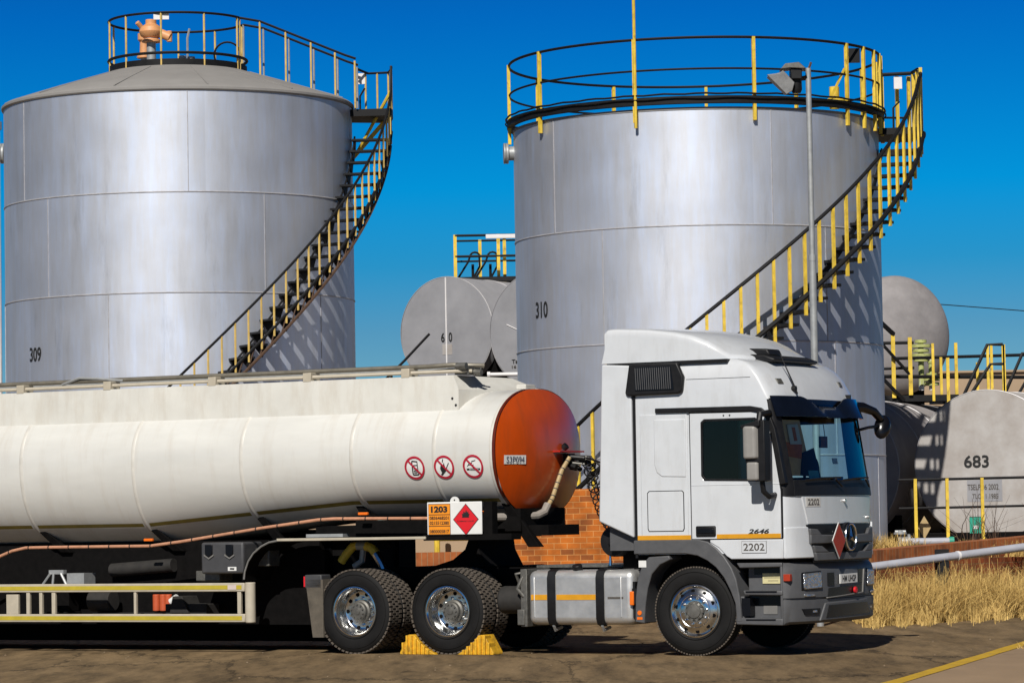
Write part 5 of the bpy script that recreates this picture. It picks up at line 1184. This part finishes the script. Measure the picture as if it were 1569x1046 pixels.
flange_nozzle(s2, R2_, 183, 8.33)
rb_ = MB(); rb_.lathe([(3.36, 8.80), (3.475, 8.80), (3.475, 8.93), (3.46, 8.93), (3.46, 8.83), (3.36, 8.83)], 120); rim2 = rb_.build("rim_walkway", black_paint, t2)
rb_ = MB(); rb_.tube([pol(3.49, 3 * k, 8.965 + .008 * math.sin(k * 1.7)) for k in range(120)], .018, 5, closed=True); rb_.tube([pol(3.50, 3 * k, 8.89 + .01 * math.sin(k * 1.1)) for k in range(120)], .014, 5, closed=True); rb_.build("cable_run", black_paint, rim2)
RP = 3.42
gr2 = MB(); gr2.tube(arc(RP, 6, 352, 9.96, 100), .026, 6); gr2.tube(arc(RP, 6, 352, 9.41, 100), .020, 6); rail2 = gr2.build("rim_railing", black_paint, t2)
for a in (-178, -147, -111, -75.5, -41, -31, -22, -14, -8, 6, 20, 52, 83, 114, 147):
    p = MB(); p.box(RP - .02, RP + .04, -.029, .029, 8.50 if a < 0 else 8.78, 9.97, mtx=Matrix.Rotation(R(a), 4, 'Z')); p.build("post", yellow_paint, rail2, bevel=.004)
p = MB(); p.flat([pol(RP - .1, -47, 8.95), pol(RP, -42, 9.5)], .05, .05); p.build("diagonal_brace", yellow_paint, rail2)
p = MB(); p.cyl(pol(RP + .06, -110.5, 8.4), pol(RP + .06, -110.5, 13.2), .028, 8); p.build("lightning_mast", yellow_paint, t2)
p = MB(); p.cyl(pol(RP - .6, -30, 8.9), pol(RP - .6, -30, 9.3), .09, 12); p.lathe([(0, 0), (.2, 0), (.2, .06), (.1, .1), (0, .12)], 14, 'Z', pol(RP - .6, -30, 9.0)); p.build("roof_valve", yellow_paint, roof2)
p = MB(); p.box(-.1, .1, -.02, .02, -.16, .1); p.build("lamp_box", black_paint, rail2, loc=pol(RP - .08, -34, 9.83))
RO2 = 4.15
zh2 = lambda a: 6.02 + .0567 * (a + 75) if a < -14 else min(9.80, 6.02 + .0567 * 61 + (a + 14) * .02)
B0, B1 = -137.0, -6.0
st = MB(); st.tube(arc(RO2 + .03, B0, B1, lambda a: min(8.68, zh2(a) - 1.10), 70), .045, 8); stair2 = st.build("spiral_stair", black_paint, t2)
st = MB(); st.tube(arc(RO2, B0, 10, lambda a: zh2(a), 80) + [pol(RP + .1, 12, 9.78)], .034, 8); st.build("handrail", black_paint, stair2)
st = MB(); st.flat(arc(R2_ + .05, B0, B1, lambda a: min(8.6, zh2(a) - 1.42), 60), .03, .14); st.build("inner_string", black_paint, stair2)
a = -140.6 + 4.1
while a < -8:
    zt = min(8.5, zh2(a) - 1.34); Mx = Matrix.Rotation(R(a), 4, 'Z')
    if a > -137:
        tr_ = MB(); tr_.box(R2_ + .02, RO2 - .03, -.11, .17, zt - .05, zt, mtx=Mx); tr_.build("tread", black_paint, stair2)
        b_ = MB(); b_.box(RO2 - .022, RO2 + .022, -.027, .027, zt - .10, zh2(a), mtx=Mx); b_.build("baluster", yellow_paint, stair2)
    a += 4.1
ld = MB(); ld.loft([[pol(R2_ - .1, a_, 8.52), pol(RO2 + .02, a_, 8.52), pol(RO2 + .02, a_, 8.64), pol(R2_ - .1, a_, 8.64)] for a_ in (-9, -3, 2, 7, 12)], True, True); land2 = ld.build("landing", black_paint, stair2)
for a_, r_ in ((-5, RO2), (-1, RO2), (3.5, RO2), (8, RO2), (12, RO2), (12, 3.92), (12, 3.62)):
    p = MB(); p.box(r_ - .03, r_ + .03, -.03, .03, 8.5, 9.76, mtx=Matrix.Rotation(R(a_), 4, 'Z')); p.build("post", yellow_paint, land2)
ld = MB(); ld.tube([pol(RO2, 12, 8.98), pol(3.5, 12, 8.98)], .022, 6); ld.build("knee_rail", black_paint, land2)
p = MB(); p.box(-.075, .075, -.01, .01, -.11, .11); p.build("notice", white_trim, land2, loc=pol(3.86, 8, 9.6))
p = MB(); p.tube([pol(3.7, 4, 8.64), pol(3.7, 4, 9.1), pol(3.82, 4, 9.22)], .02, 6); p.build("earth_strap", black_paint, land2)

# ------------------------------------------------------------------ horizontal tanks
def htank(label, cx, cy, cz, rad, yaw, length, mtl, dish=.0, saddle=True, rimm=seam_metal, name="horizontal_tank", base=0.0):
    """axis runs away from the camera side; local +Y is the axis, end face at local origin"""
    e_ = empty(name, (cx, cy, base), yaw); tag(e_, label, "tank")
    zc = cz - base
    m = MB(); prof = [(0.001, -dish)] + [(rad * math.sin(t), -dish * math.cos(t)) for t in [PI / 2 * k / 10 for k in range(1, 10)]] + [(rad, 0), (rad, length), (0.001, length)]
    if dish < .02: prof = [(0.001, -.0), (rad * .6, -.005), (rad - .01, 0), (rad, .012), (rad, length), (.001, length)]
    m.lathe(prof, 72, 'Y', (0, 0, zc)); sh = m.build("tank_shell", mtl, e_, angle=40)
    for y in ([.012] if dish < .02 else []) + [length * k / 4 for k in (1, 2, 3)]:
        q = MB(); q.lathe([(rad - .001, y - .012), (rad + .012, y - .008), (rad + .012, y + .008), (rad - .001, y + .012)], 72, 'Y', (0, 0, zc)); q.build("ring_seam", rimm, sh)
    if saddle:
        for y in (.7, length - .9):
            q = MB(); q.box(-rad * .8, rad * .8, y, y + .35, 0, zc - rad * .62); q.build("saddle", chassis_dark, e_)
    return e_, sh, zc
def face_text(parent, zc, items, rad):
    for txt, x, z, h, wd, mt_, nm_ in items:
        m = MB(); put_text(m, txt, h, lambda u, v: (x + u, -.014, zc + z + v), .02, wd); m.build(nm_, mt_, parent)
# two elevated tanks left of tank 310
YA = R(-32)
e60, s60, z60 = htank("silver horizontal tank end marked 60, on a raised stand left of the tall tank 310", -1.37, 70.0, 5.55, 1.15, YA, 6, small_tank, base=.86)
q = MB(); q.box(-.014, .014, -.012, .0, z60 - 1.1, z60 + 1.14); q.build("face_seam", rimm_ := white_trim, s60)
face_text(s60, z60, [("6", -.085, -.115, .20, .09, ink, "tank_number"), ("0", .105, -.115, .20, .09, ink, "tank_number")], 1.15)
q = MB(); q.box(-.10, .14, -.010, .0, z60 - .48, z60 - .26); q.build("faded_patch", small_tank_rust, s60)
e61, s61, z61 = htank("silver horizontal tank end half hidden behind the left edge of tall tank 310", .58, 68.75, 5.48, 1.22, YA, 6, small_tank, base=.86)
q = MB(); q.tube([(-.80, -.012, z61 + .15), (-.2, -.012, z61 - .12), (.7, -.012, z61 - .5)], .010, 5); q.build("face_seam", white_trim, s61)
face_text(s61, z61, [("Tan", -.58, -.62, .085, .22, ink, "stencil_line"), ("16 x", -.58, -.73, .06, .22, ink_brown, "stencil_line")], 1.2)
for nm_, cxs in (("tank_stand", ((-1.37, 70.0), (.58, 68.75))),):
    sd = empty("tank_stand", (-.4, 69.4, .86), YA); tag(sd, "dark steel stand under the raised tanks between the two tall tanks", "stand")
    for x in (-1.6, 0, 1.6):
        for y in (.6, 4.6):
            q = MB(); q.box(x - .1, x + .1, y - .1, y + .1, 0, 3.2); q.build("leg", chassis_dark, sd)
    q = MB()
    for y in (.6, 4.6): q.box(-2.2, 2.2, y - .15, y + .15, 3.2, 3.55)
    q.box(-1.0, 1.0, .3, .9, 3.55, 4.2); q.build("beam", chassis_dark, sd)
# platform with yellow posts on top of tank 60
pfm = empty("railed_platform", (-1.19, 71.9, 6.72), 0); tag(pfm, "small black deck with yellow posts on top of the raised tank marked 60", "platform")
q = MB(); q.box(-.05, 3.2, -.1, 1.5, 0, .10); q.build("deck", black_paint, pfm)
q = MB()
for z in (1.0, .55): q.tube([(0, 0, z), (3.2, -.0, z)], .03, 6); q.tube([(0, 0, z), (.0, 1.4, z), (3.2, 1.4, z)], .025, 6)
q.tube([(1.15, .0, .45), (3.2, 0, .42)], .02, 6); rr = q.build("rail", black_paint, pfm)
for x, y in ((0, 0), (.93, 0), (1.06, .1), (.52, 1.4), (2.0, 0), (1.6, 1.4)):
    q = MB(); q.box(x - .035, x + .035, y - .02, y + .02, -.05, 1.02); q.build("post", yellow_paint, pfm)
q = MB()
for x in (.42, .80): q.tube([(x - .5, .3, -.1), (x - .15, .3, .45)] + [(x + .1 * math.sin(t), .3, .58 + .08 * math.cos(t)) for t in (-1.2, -.6, 0, .6, 1.2)] + [(x + .1, .3, .35), (x - .1, .3, 0)], .025, 6); q.cyl((x - .05, .3, 0), (x - .05, .3, .4), .03, 8)
q.build("ladder_hoop", black_paint, pfm)
lt_ = empty("light_fitting", (-.47 + .6, 71.0, 7.60), 0); tag(lt_, "white tube light fixed to the railing above the raised tanks", "light fitting")
q = MB(); q.box(-.65, .8, -.04, .04, -.03, .06); q.build("tube", white_trim, lt_, bevel=.01); q = MB(); q.cyl((.2, 0, -.2), (.2, 0, 0), .02, 6); q.build("bracket", black_paint, lt_)
l2 = empty("white_pipe", (.05, 67.2, 4.52), 0); tag(l2, "short white pipe in front of the raised tank beside tall tank 310", "pipe")
q = MB(); q.cyl((-.55, 0, 0), (1.2, 0, .0), .04, 10); q.build("pipe_run", white_trim, l2); q = MB(); q.cyl((-.56, 0, 0), (-.50, 0, 0), .06, 10); q.build("flange", white_trim, l2)
sr_ = empty("stair_rail", (-2.6, 69.0, .86), 0); tag(sr_, "thin black sloping handrail to the left of the raised tank marked 60", "handrail")
q = MB(); q.tube([(-2.6, 0, 1.2), (.37, 0, 4.05), (.9, 0, 4.6)], .03, 6); q.build("rail", black_paint, sr_)
for x in (-2.0, -.9, .1):
    q = MB(); q.cyl((x, 0, 0), (x, 0, 1.8 + (x + 2) * .96), .03, 6); q.build("post", black_paint, sr_)
# upper tank to the right, behind tall tank 310
eu, su, zu = htank("dull grey round-ended tank raised behind the right side of tall tank 310", 9.38, 81.5, 5.90, 1.46, R(24), 7, small_tank_dull, dish=.55, base=.86)
# tank 683 and its neighbour
YB = R(-24)
e683, s683, z683 = htank("weathered silver tank end marked 683 at the right edge, behind a yellow railing", 9.19, 65.0, 2.50, 1.46, YB, 7, small_tank_rust, base=.86)
face_text(s683, z683, [("683", -.22, .08, .245, .50, ink, "tank_number"), ("TSELP 06 2002", -.10, -.42, .115, .62, ink_brown, "stencil_line"), ("TLC 11 1985", -.06, -.60, .10, .52, ink_brown, "stencil_line")], 1.4)
q = MB(); q.box(-.42, .28, -.010, .0, z683 - .70, z683 - .28); q.build("pale_patch", small_tank, s683)
edk, sdk, zdk = htank("shaded grey horizontal tank between tall tank 310 and the tank marked 683", 6.25, 66.6, 2.46, 1.46, YB, 7, small_tank_dull, base=.86)
# walkway with railings over those tanks
wk = empty("railed_walkway", (7.74, 71.0, 4.07), 0); wk.scale = (1.106,) * 3; tag(wk, "black walkway with yellow posts above the tanks right of tall tank 310", "walkway")
q = MB(); q.box(-.6, 1.5, -.45, .45, -.12, .0); q.box(1.2, 6.0, .9, 1.7, -.12, 0); q.build("deck", black_paint, wk)
q = MB(); q.tube([(-.6, -.45, 1.0), (.66, -.45, 1.0)], .035, 6); q.tube([(-.6, -.45, .50), (.66, -.45, .52)], .03, 6)
q.tube([(.34, .4, .74), (5, 1.6, .84)], .035, 6); q.tube([(.0, .4, .40), (5, 1.6, .34)], .04, 6)
q.tube([(-.5, -.9, 1.85), (.28, -.5, 1.16)], .045, 6); q.tube([(-.5, -.9, 1.55), (.56, -.5, .40)], .03, 6)
q.tube([(-.5, -.9, .85), (.45, -.5, -.1)], .035, 6); q.build("rail", black_paint, wk)
for x, y, z0, z1, w_ in ((.26, -.5, -.05, 1.16, .075), (.58, -.5, 0, 1.10, .075), (1.02, -.45, -.12, .98, .05), (1.30, -.45, -.18, .70, .06), (1.56, .3, -.05, 1.02, .06), (1.28, .4, -.05, .75, .05)):
    q = MB(); q.box(x - w_ / 2, x + w_ / 2, y - .02, y + .02, z0, z1); q.build("post", yellow_paint, wk)
stl = empty("stile_steps", (9.28, 67.2, 3.97), 0); stl.scale = (1.06,) * 3; tag(stl, "black and yellow stile handrails standing above the tank marked 683", "steps")
q = MB()
for dx, hh in ((0, .92), (.12, .55)): q.tube([(-.22 + dx, 0, -.05), (.26 + dx * .4, 0, hh), (.55 + (0 if dx == 0 else .0), 0, hh)], .035, 6)
q.tube([(.58, .2, -.05), (.95, .2, .75), (1.6, .2, .78)], .035, 6); q.tube([(.80, -.1, -.05), (1.1, -.1, .45)], .03, 6); srl = q.build("handrail", black_paint, stl)
for x in (.26, .33, .55, .57, .10):
    q = MB(); q.box(x - .025, x + .025, -.02 + .3 * (x == .1), .02 + .3 * (x == .1), -.1, .92 if x != .10 else .6); q.build("post", yellow_paint, stl)
q = MB(); q.box(-.1, .7, -.2, .2, -.12, -.05); q.build("tread", black_paint, stl)
# hi-vis pipes
for i, (px, py, hh, lab) in enumerate(((8.80, 72.0, 1.05, "tall vent pipe with pale green banded top beside the yellow walkway posts"), (9.02, 72.0, .66, "short vent pipe with green bands, right of the taller banded vent pipe"))):
    vp = empty("vent_pipe", (px, py, 4.22), 0); tag(vp, lab, "vent pipe", "vent pipes above the tanks")
    q = MB(); q.cyl((0, 0, 0), (0, 0, hh), .06, 12); q.build("pipe", white_trim, vp)
    prof = [(.06, .1)]
    for z, r_ in (((.62, .16), (.72, .22), (.82, .18), (.92, .22), (1.02, .13)) if i == 0 else ((.1, .16), (.2, .17), (.3, .12), (.58, .08))): prof += [(.062, z), (r_, z), (r_, z + .065), (.062, z + .065)]
    q = MB(); q.lathe(prof, 16); q.build("banded_head", hiviz, vp)
# low railing in front of tank 683
lr = empty("low_railing", (7.1, 60.2, .86), 0); tag(lr, "low black railing with yellow posts in front of the tank marked 683", "railing")
q = MB(); q.tube([(-.2, 0, 1.34), (5, .0, 1.37)], .028, 6); q.tube([(-.2, 0, .83), (5, 0, .86)], .026, 6); q.build("rail", black_paint, lr)
for x in (.10, .67, 1.30, 2.45, 3.3):
    q = MB(); q.box(x - .028, x + .028, -.03, .03, 0, 1.36); q.build("post", yellow_paint, lr)
gs = empty("green_sign", (8.38, 61.0, .86), 0); tag(gs, "small green notice board below the tank marked 683", "sign")
q = MB(); q.box(-.11, .11, 0, .02, .36, .66); q.build("board", green_sign, gs); q = MB(); q.box(-.015, .015, .02, .04, 0, .5); q.build("stake", black_paint, gs)
q = MB(); q.box(-.05, .05, -.006, .0, .44, .50); q.build("notice_mark", sign_white, gs)
ds_ = empty("diamond_sign", (7.47, 61.2, .86), 0); tag(ds_, "small cream diamond sign in the shade left of the tank marked 683", "sign")
q = MB(); q.add([(x, y, z) for y in (0, .015) for x, z in ((-.12, .48), (0, .27), (.12, .48), (0, .69))], [(0, 1, 2, 3), (7, 6, 5, 4), (0, 4, 5, 1), (1, 5, 6, 2), (2, 6, 7, 3), (3, 7, 4, 0)]); q.build("plate", hose_cream, ds_)
q = MB(); q.box(-.015, .015, .016, .04, 0, .5); q.build("stake", black_paint, ds_)
bd_ = MB(); bd_.box(7.2, 14, 62.6, 63.4, .86, 1.22); tag(bd_.build("plinth", chassis_dark), "long dark plinth beam under the tank marked 683", "plinth")

# ------------------------------------------------------------------ brick walls
def wall(name, label, p0, p1, z0, h0, h1, thick, bm_, cop=None, cop_h=.22):
    p0, p1 = Vector((p0[0], p0[1], 0)), Vector((p1[0], p1[1], 0)); L_ = (p1 - p0).length; a = math.atan2(p1.y - p0.y, p1.x - p0.x)
    e_ = empty(name, (p0.x, p0.y, z0), a); tag(e_, label, "wall")
    def slab(nm, za0, za1, zb0, zb1, y0, y1, mt_):
        m = MB(); m.add([(0, y0, za0), (L_, y0, za1), (L_, y1, za1), (0, y1, za0), (0, y0, zb0), (L_, y0, zb1), (L_, y1, zb1), (0, y1, zb0)], [(0, 3, 2, 1), (4, 5, 6, 7), (0, 1, 5, 4), (1, 2, 6, 5), (2, 3, 7, 6), (3, 0, 4, 7)]); return m.build(nm, mt_, e_)
    if cop: slab("brickwork", 0, 0, h0 - cop_h, h1 - cop_h, 0, thick, bm_); slab("coping", h0 - cop_h, h1 - cop_h, h0, h1, -.015, thick + .015, cop)
    else: slab("brickwork", 0, 0, h0, h1, 0, thick, bm_)
    return e_
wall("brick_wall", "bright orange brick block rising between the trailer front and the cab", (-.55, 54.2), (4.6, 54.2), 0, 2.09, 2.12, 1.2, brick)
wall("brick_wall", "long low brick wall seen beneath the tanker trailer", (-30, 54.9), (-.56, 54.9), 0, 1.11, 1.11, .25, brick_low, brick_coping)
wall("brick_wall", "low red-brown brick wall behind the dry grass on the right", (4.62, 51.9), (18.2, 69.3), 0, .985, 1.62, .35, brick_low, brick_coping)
# grey pipe in front of the right wall
gp_ = empty("grey_pipe", (5.0, 51.2, 0), 0); tag(gp_, "long grey pipe running in front of the low brick wall on the right", "pipe")
q = MB(); q.cyl((-.3, -.2, .735), (3.2, 2.1, 1.06), .065, 16); q.cyl((3.2, 2.1, 1.06), (7, 4.6, 1.45), .065, 16); q.build("pipe_run", pipe_grey, gp_)
q = MB(); d = Vector((3.5, 2.3, .325)).normalized(); c = Vector((-.3, -.2, .735)) + d * 2.66; q.cyl(c - d * .02, c + d * .02, .075, 16); q.build("joint_ring", white_trim, gp_)
for t in (.5, 2.35):
    c = Vector((-.3, -.2, .735)) + d * t; q = MB(); q.box(c.x - .09, c.x + .09, c.y - .05, c.y + .12, .0, c.z - .06); q.box(c.x - .11, c.x + .11, c.y + .08, c.y + .14, .3, c.z + .13); q.build("pipe_support", black_paint, gp_)
vv = empty("valve_pipe", (6.5, 56.6, .86), 0); tag(vv, "short grey pipe with a silver valve lying behind the low right-hand wall", "pipe")
q = MB(); q.cyl((.15, 0, .27), (.82, 0, .27), .062, 14); q.build("pipe_run", pipe_grey, vv)
q = MB(); q.cyl((.02, 0, .27), (.16, 0, .27), .09, 14); q.cyl((.12, 0, .27), (.16, 0, .27), .13, 16); q.cyl((0, 0, .16), (0, 0, .46), .05, 10); q.cyl((-.09, 0, .44), (.09, 0, .44), .03, 8); q.lathe([(0, .40), (.11, .40), (.11, .43), (0, .43)], 14, 'Z'); q.build("valve", galv, vv)
q = MB(); q.cyl((.82, 0, .27), (.90, 0, .27), .075, 14); q.build("end_cap", green_sign, vv)
q = MB(); q.box(.45, .55, -.05, .05, 0, .22); q.build("pipe_support", black_paint, vv)
# yellow posts behind the low wall under the trailer
yp = empty("yellow_barrier", (-1.3, 56.4, .86), 0); tag(yp, "yellow barrier seen below the trailer, behind the low wall", "barrier")
for x in (-.05, .0):
    pass
q = MB(); q.cyl((-.02, 0, 0), (-.02, 0, 1.0), .05, 8); q.build("post", yellow_paint, yp)
q = MB(); q.cyl((.55, 0, 0), (.78, 0, .55), .04, 8); q.cyl((1.15, 0, 0), (1.15, 0, .45), .05, 8); q.cyl((.0, 0, .45), (1.2, 0, .45), .03, 8); q.build("brace", yellow_paint, yp)
fb = MB(); fb.box(-30, -.2, 57.2, 57.4, .86, 1.6); tag(fb.build("plaster_wall", plaster), "dull stained wall glimpsed under the trailer, behind the low brick wall", "wall")

# ------------------------------------------------------------------ lamp post with flood light
lp = empty("lamp_post", (4.43, 49.0, .22), 0); lp.scale = (.875,) * 3; tag(lp, "slim grey lamp post in front of tall tank 310 with a large tilted floodlight", "lamp post")
q = MB(); q.cyl((0, 0, -.3), (0, 0, 5.9), .062, 12); q.cyl((0, 0, 5.9), (0, 0, 9.1), .047, 12); q.cyl((0, 0, 5.85), (0, 0, 5.95), .066, 12); q.build("pole", galv, lp)
q = MB(); q.prism_y([(-.71, 8.98), (-.50, 9.0), (-.44, 9.05), (-.25, 8.84), (-.29, 8.70), (-.39, 8.64)], -.20, -.14)
q.prism_y([(-.69, 8.97), (-.45, 9.03), (-.27, 8.83), (-.38, 8.66)], -.141, .16)
flh = q.build("flood_reflector", mat("reflector_grey", (.20, .20, .20), .5, .3, var=.25, scale=7), lp, bevel=.008)
q = MB(); q.loft([[(x, y, z) for x, z in ((-.48, 9.07), (-.40, 9.16), (-.17, 9.18), (-.05, 9.07), (-.31, 9.085))] for y in (-.22, .20)], True, True); q.build("hood", hub_dark, flh, bevel=.01)
q = MB(); q.box(-.31, -.12, -.18, .14, 8.90, 9.075); q.build("lamp_housing", black_plastic, flh, bevel=.015)
q = MB(); q.lathe([(0, 8.68), (.07, 8.68), (.095, 8.74), (.09, 8.91), (0, 8.91)], 16, 'Z', (-.205, -.02, 0)); q.build("ballast", black_plastic, flh)
q = MB(); q.tube([(-.14, 0, 8.93), (0, 0, 8.96)], .03, 8); q.tube([(0, 0, 9.08), (.03, 0, 9.14), (.05, 0, 9.20)], .022, 6); q.build("arm", rust_brown, lp)
# slim white pipe at the left edge
wp = empty("white_mast", (-9.70, 63.2, .86), 0); tag(wp, "thin white pipe standing at the far left, beside tall tank 309", "pipe")
q = MB(); q.cyl((0, 0, 0), (0, 0, 8.3), .055, 10); q.build("pipe_run", white_trim, wp); q = MB(); q.cyl((0, 0, 8.3), (0, 0, 8.45), .09, 10); q.build("cap", galv, wp)

# ------------------------------------------------------------------ far building and cable
wb = empty("warehouse", (24, 125, 0), 0); tag(wb, "plain beige building far behind the tanks on the right", "building")
q = MB(); q.box(-9.4, 14, 0, 14, 0, 6.7); q.build("wall", plaster, wb)
q = MB(); q.box(-9.6, 14.2, -.12, 14.2, 6.7, 6.78); q.build("roof", plaster, wb)
for k in range(5):
    q = MB(); q.box(-7 + 4 * k, -5.6 + 4 * k, -.02, .05, 3.2, 4.6); q.build("window", gloss_black, wb)
oc = MB(); oc.tube([(6 + 24 * k / 30, 150, 12.05 - .095 * k * .8 + .0) for k in range(7, 61)], .022, 5); tag(oc.build("overhead_cable", black_paint), "thin overhead cable crossing the sky at the right", "cable")

up = empty('utility_pole', (11.6, 150, 0), 0); tag(up, 'distant wooden pole carrying the overhead cable, hidden behind tall tank 310', 'pole')
q = MB(); q.cyl((0, 0, 0), (0, 0, 12.2), .14, 10, r2=.10); q.build('pole', rust_brown, up)
q = MB(); q.box(-.9, .9, -.06, .06, 11.4, 11.55); q.build('crossarm', rust_brown, up)
# ------------------------------------------------------------------ dry grass
def blades(n, place, hmin, hmax, wmin, wmax, seed):
    rnd = random.Random(seed); m = MB(); V, F = m.v, m.f
    for _ in range(n):
        x, y, z0, sc = place(rnd); h_ = rnd.uniform(hmin, hmax) * sc; wd = rnd.uniform(wmin, wmax); a = rnd.uniform(0, 2 * PI); ln = rnd.gauss(0, .55) * h_; la = rnd.uniform(0, 2 * PI)
        dx, dy = math.cos(a) * wd, math.sin(a) * wd; o = len(V); k = 3
        for i in range(k):
            t = i / (k - 1); b = t * t * ln; tw = 1 - .75 * t
            cx, cy, cz = x + math.cos(la) * b, y + math.sin(la) * b, z0 + h_ * (t - .18 * t * t * min(1, abs(ln / h_) * 2))
            V.append((cx - dx * tw, cy - dy * tw, cz)); V.append((cx + dx * tw, cy + dy * tw, cz))
        for i in range(k - 1): F.append((o + 2 * i, o + 2 * i + 1, o + 2 * i + 3, o + 2 * i + 2)); m.m.append(0)
    return m
rc = random.Random(3); clumps = [(rc.random(), rc.random() ** 1.2, rc.uniform(.14, .42), rc.uniform(.7, 1.25)) for _ in range(120)]
P0, P1, P2, P3 = Vector((5.05, 48.25)), Vector((9.4, 53.2)), Vector((11.2, 59.8)), Vector((5.25, 51.8))
def in_patch(rnd):
    if rnd.random() < .72:
        u, v, s_, sc = rnd.choice(clumps); uu = u + rnd.gauss(0, s_ * .09); vv_ = v + rnd.gauss(0, s_ * .22)
    else: uu, vv_, sc = rnd.random(), rnd.random(), .6
    uu = max(-.02, min(1.05, uu)); edge = .05 * math.sin(uu * 23) + .04 * math.sin(uu * 57 + 1); vv_ = max(edge * .6, min(1, vv_))
    a = P0.lerp(P1, uu); b = P3.lerp(P2, uu); p = a.lerp(b, vv_)
    bare = math.sin(p.x * 3.1 + 1.3 * math.sin(p.y * 1.7)) + math.sin(p.y * 4.3 + p.x)
    if bare > .9 and rnd.random() < .8: sc *= .35
    return p.x, p.y, -.01, sc * (.62 + .38 * min(1, vv_ * 3.5 + .2))
gm_ = blades(34000, in_patch, .25, .80, .0035, .009, 11)
tag(gm_.build("dry_grass", straw, recalc=False), kind="stuff")
def in_short(rnd):
    uu = rnd.uniform(-.02, 1.05); a = P0.lerp(P1, uu); v = rnd.gauss(.0, .16) * (.5 + .5 * math.sin(uu * 61)) + .06 * math.sin(uu * 23) + .05; b = P3.lerp(P2, uu); p = a.lerp(b, v); return p.x, p.y, -.01, 1
gs_ = blades(7000, in_short, .05, .24, .004, .010, 12); tag(gs_.build("short_grass", straw, recalc=False), kind="stuff")
def in_bund(rnd):
    x = rnd.choice((5.6, 5.9, 6.2, 6.5, 7.6, 8.6, 9.3)) + rnd.gauss(0, .22); y = 56.15 + abs(rnd.gauss(0, .6)); return x, y, .85, 1.0 if x < 7 else .7
gb = blades(2600, in_bund, .18, .48, .004, .010, 13); tag(gb.build("bund_grass", straw, recalc=False), kind="stuff")
def in_stalk(rnd):
    x = rnd.choice((7.9, 8.0, 9.0, 8.3)) + rnd.gauss(0, .06); return x, 57.8 + rnd.random(), .85, 1.0
sk_ = blades(60, in_stalk, .6, 1.3, .006, .012, 14); tag(sk_.build("tall_weeds", rust_brown, recalc=False), kind="stuff")
def in_tuft(rnd):
    t = rnd.choice((9.8, 10.1, 8.0, 13.0, 14.5)) + rnd.gauss(0, .25); p = line_pt(t, .19 + abs(rnd.gauss(0, .22))); return p.x, p.y, 0, 1
tf = blades(300, in_tuft, .03, .12, .004, .008, 15); tag(tf.build("crack_weeds", straw, recalc=False), kind="stuff")
# strip of dry earth under the grass
se = MB(); se.add([(p.x, p.y, .0045) for p in (P0 + Vector((.05, .15)), P1 + Vector((.05, .15)), P2, P3)], [(0, 1, 2, 3)]); tag(se.build("verge", soil), kind="structure")
# stones and grit on the yard
rs = random.Random(5); gt = MB()
for _ in range(130):
    x, y, s_ = rs.uniform(-7, 8), rs.uniform(34, 47), rs.uniform(.005, .014)
    gt.lathe([(0, -.3 * s_), (s_, 0), (.6 * s_, .6 * s_), (0, .8 * s_)], 6, 'Z', (x, y, .004))
tag(gt.build("loose_grit", soil), kind="stuff")
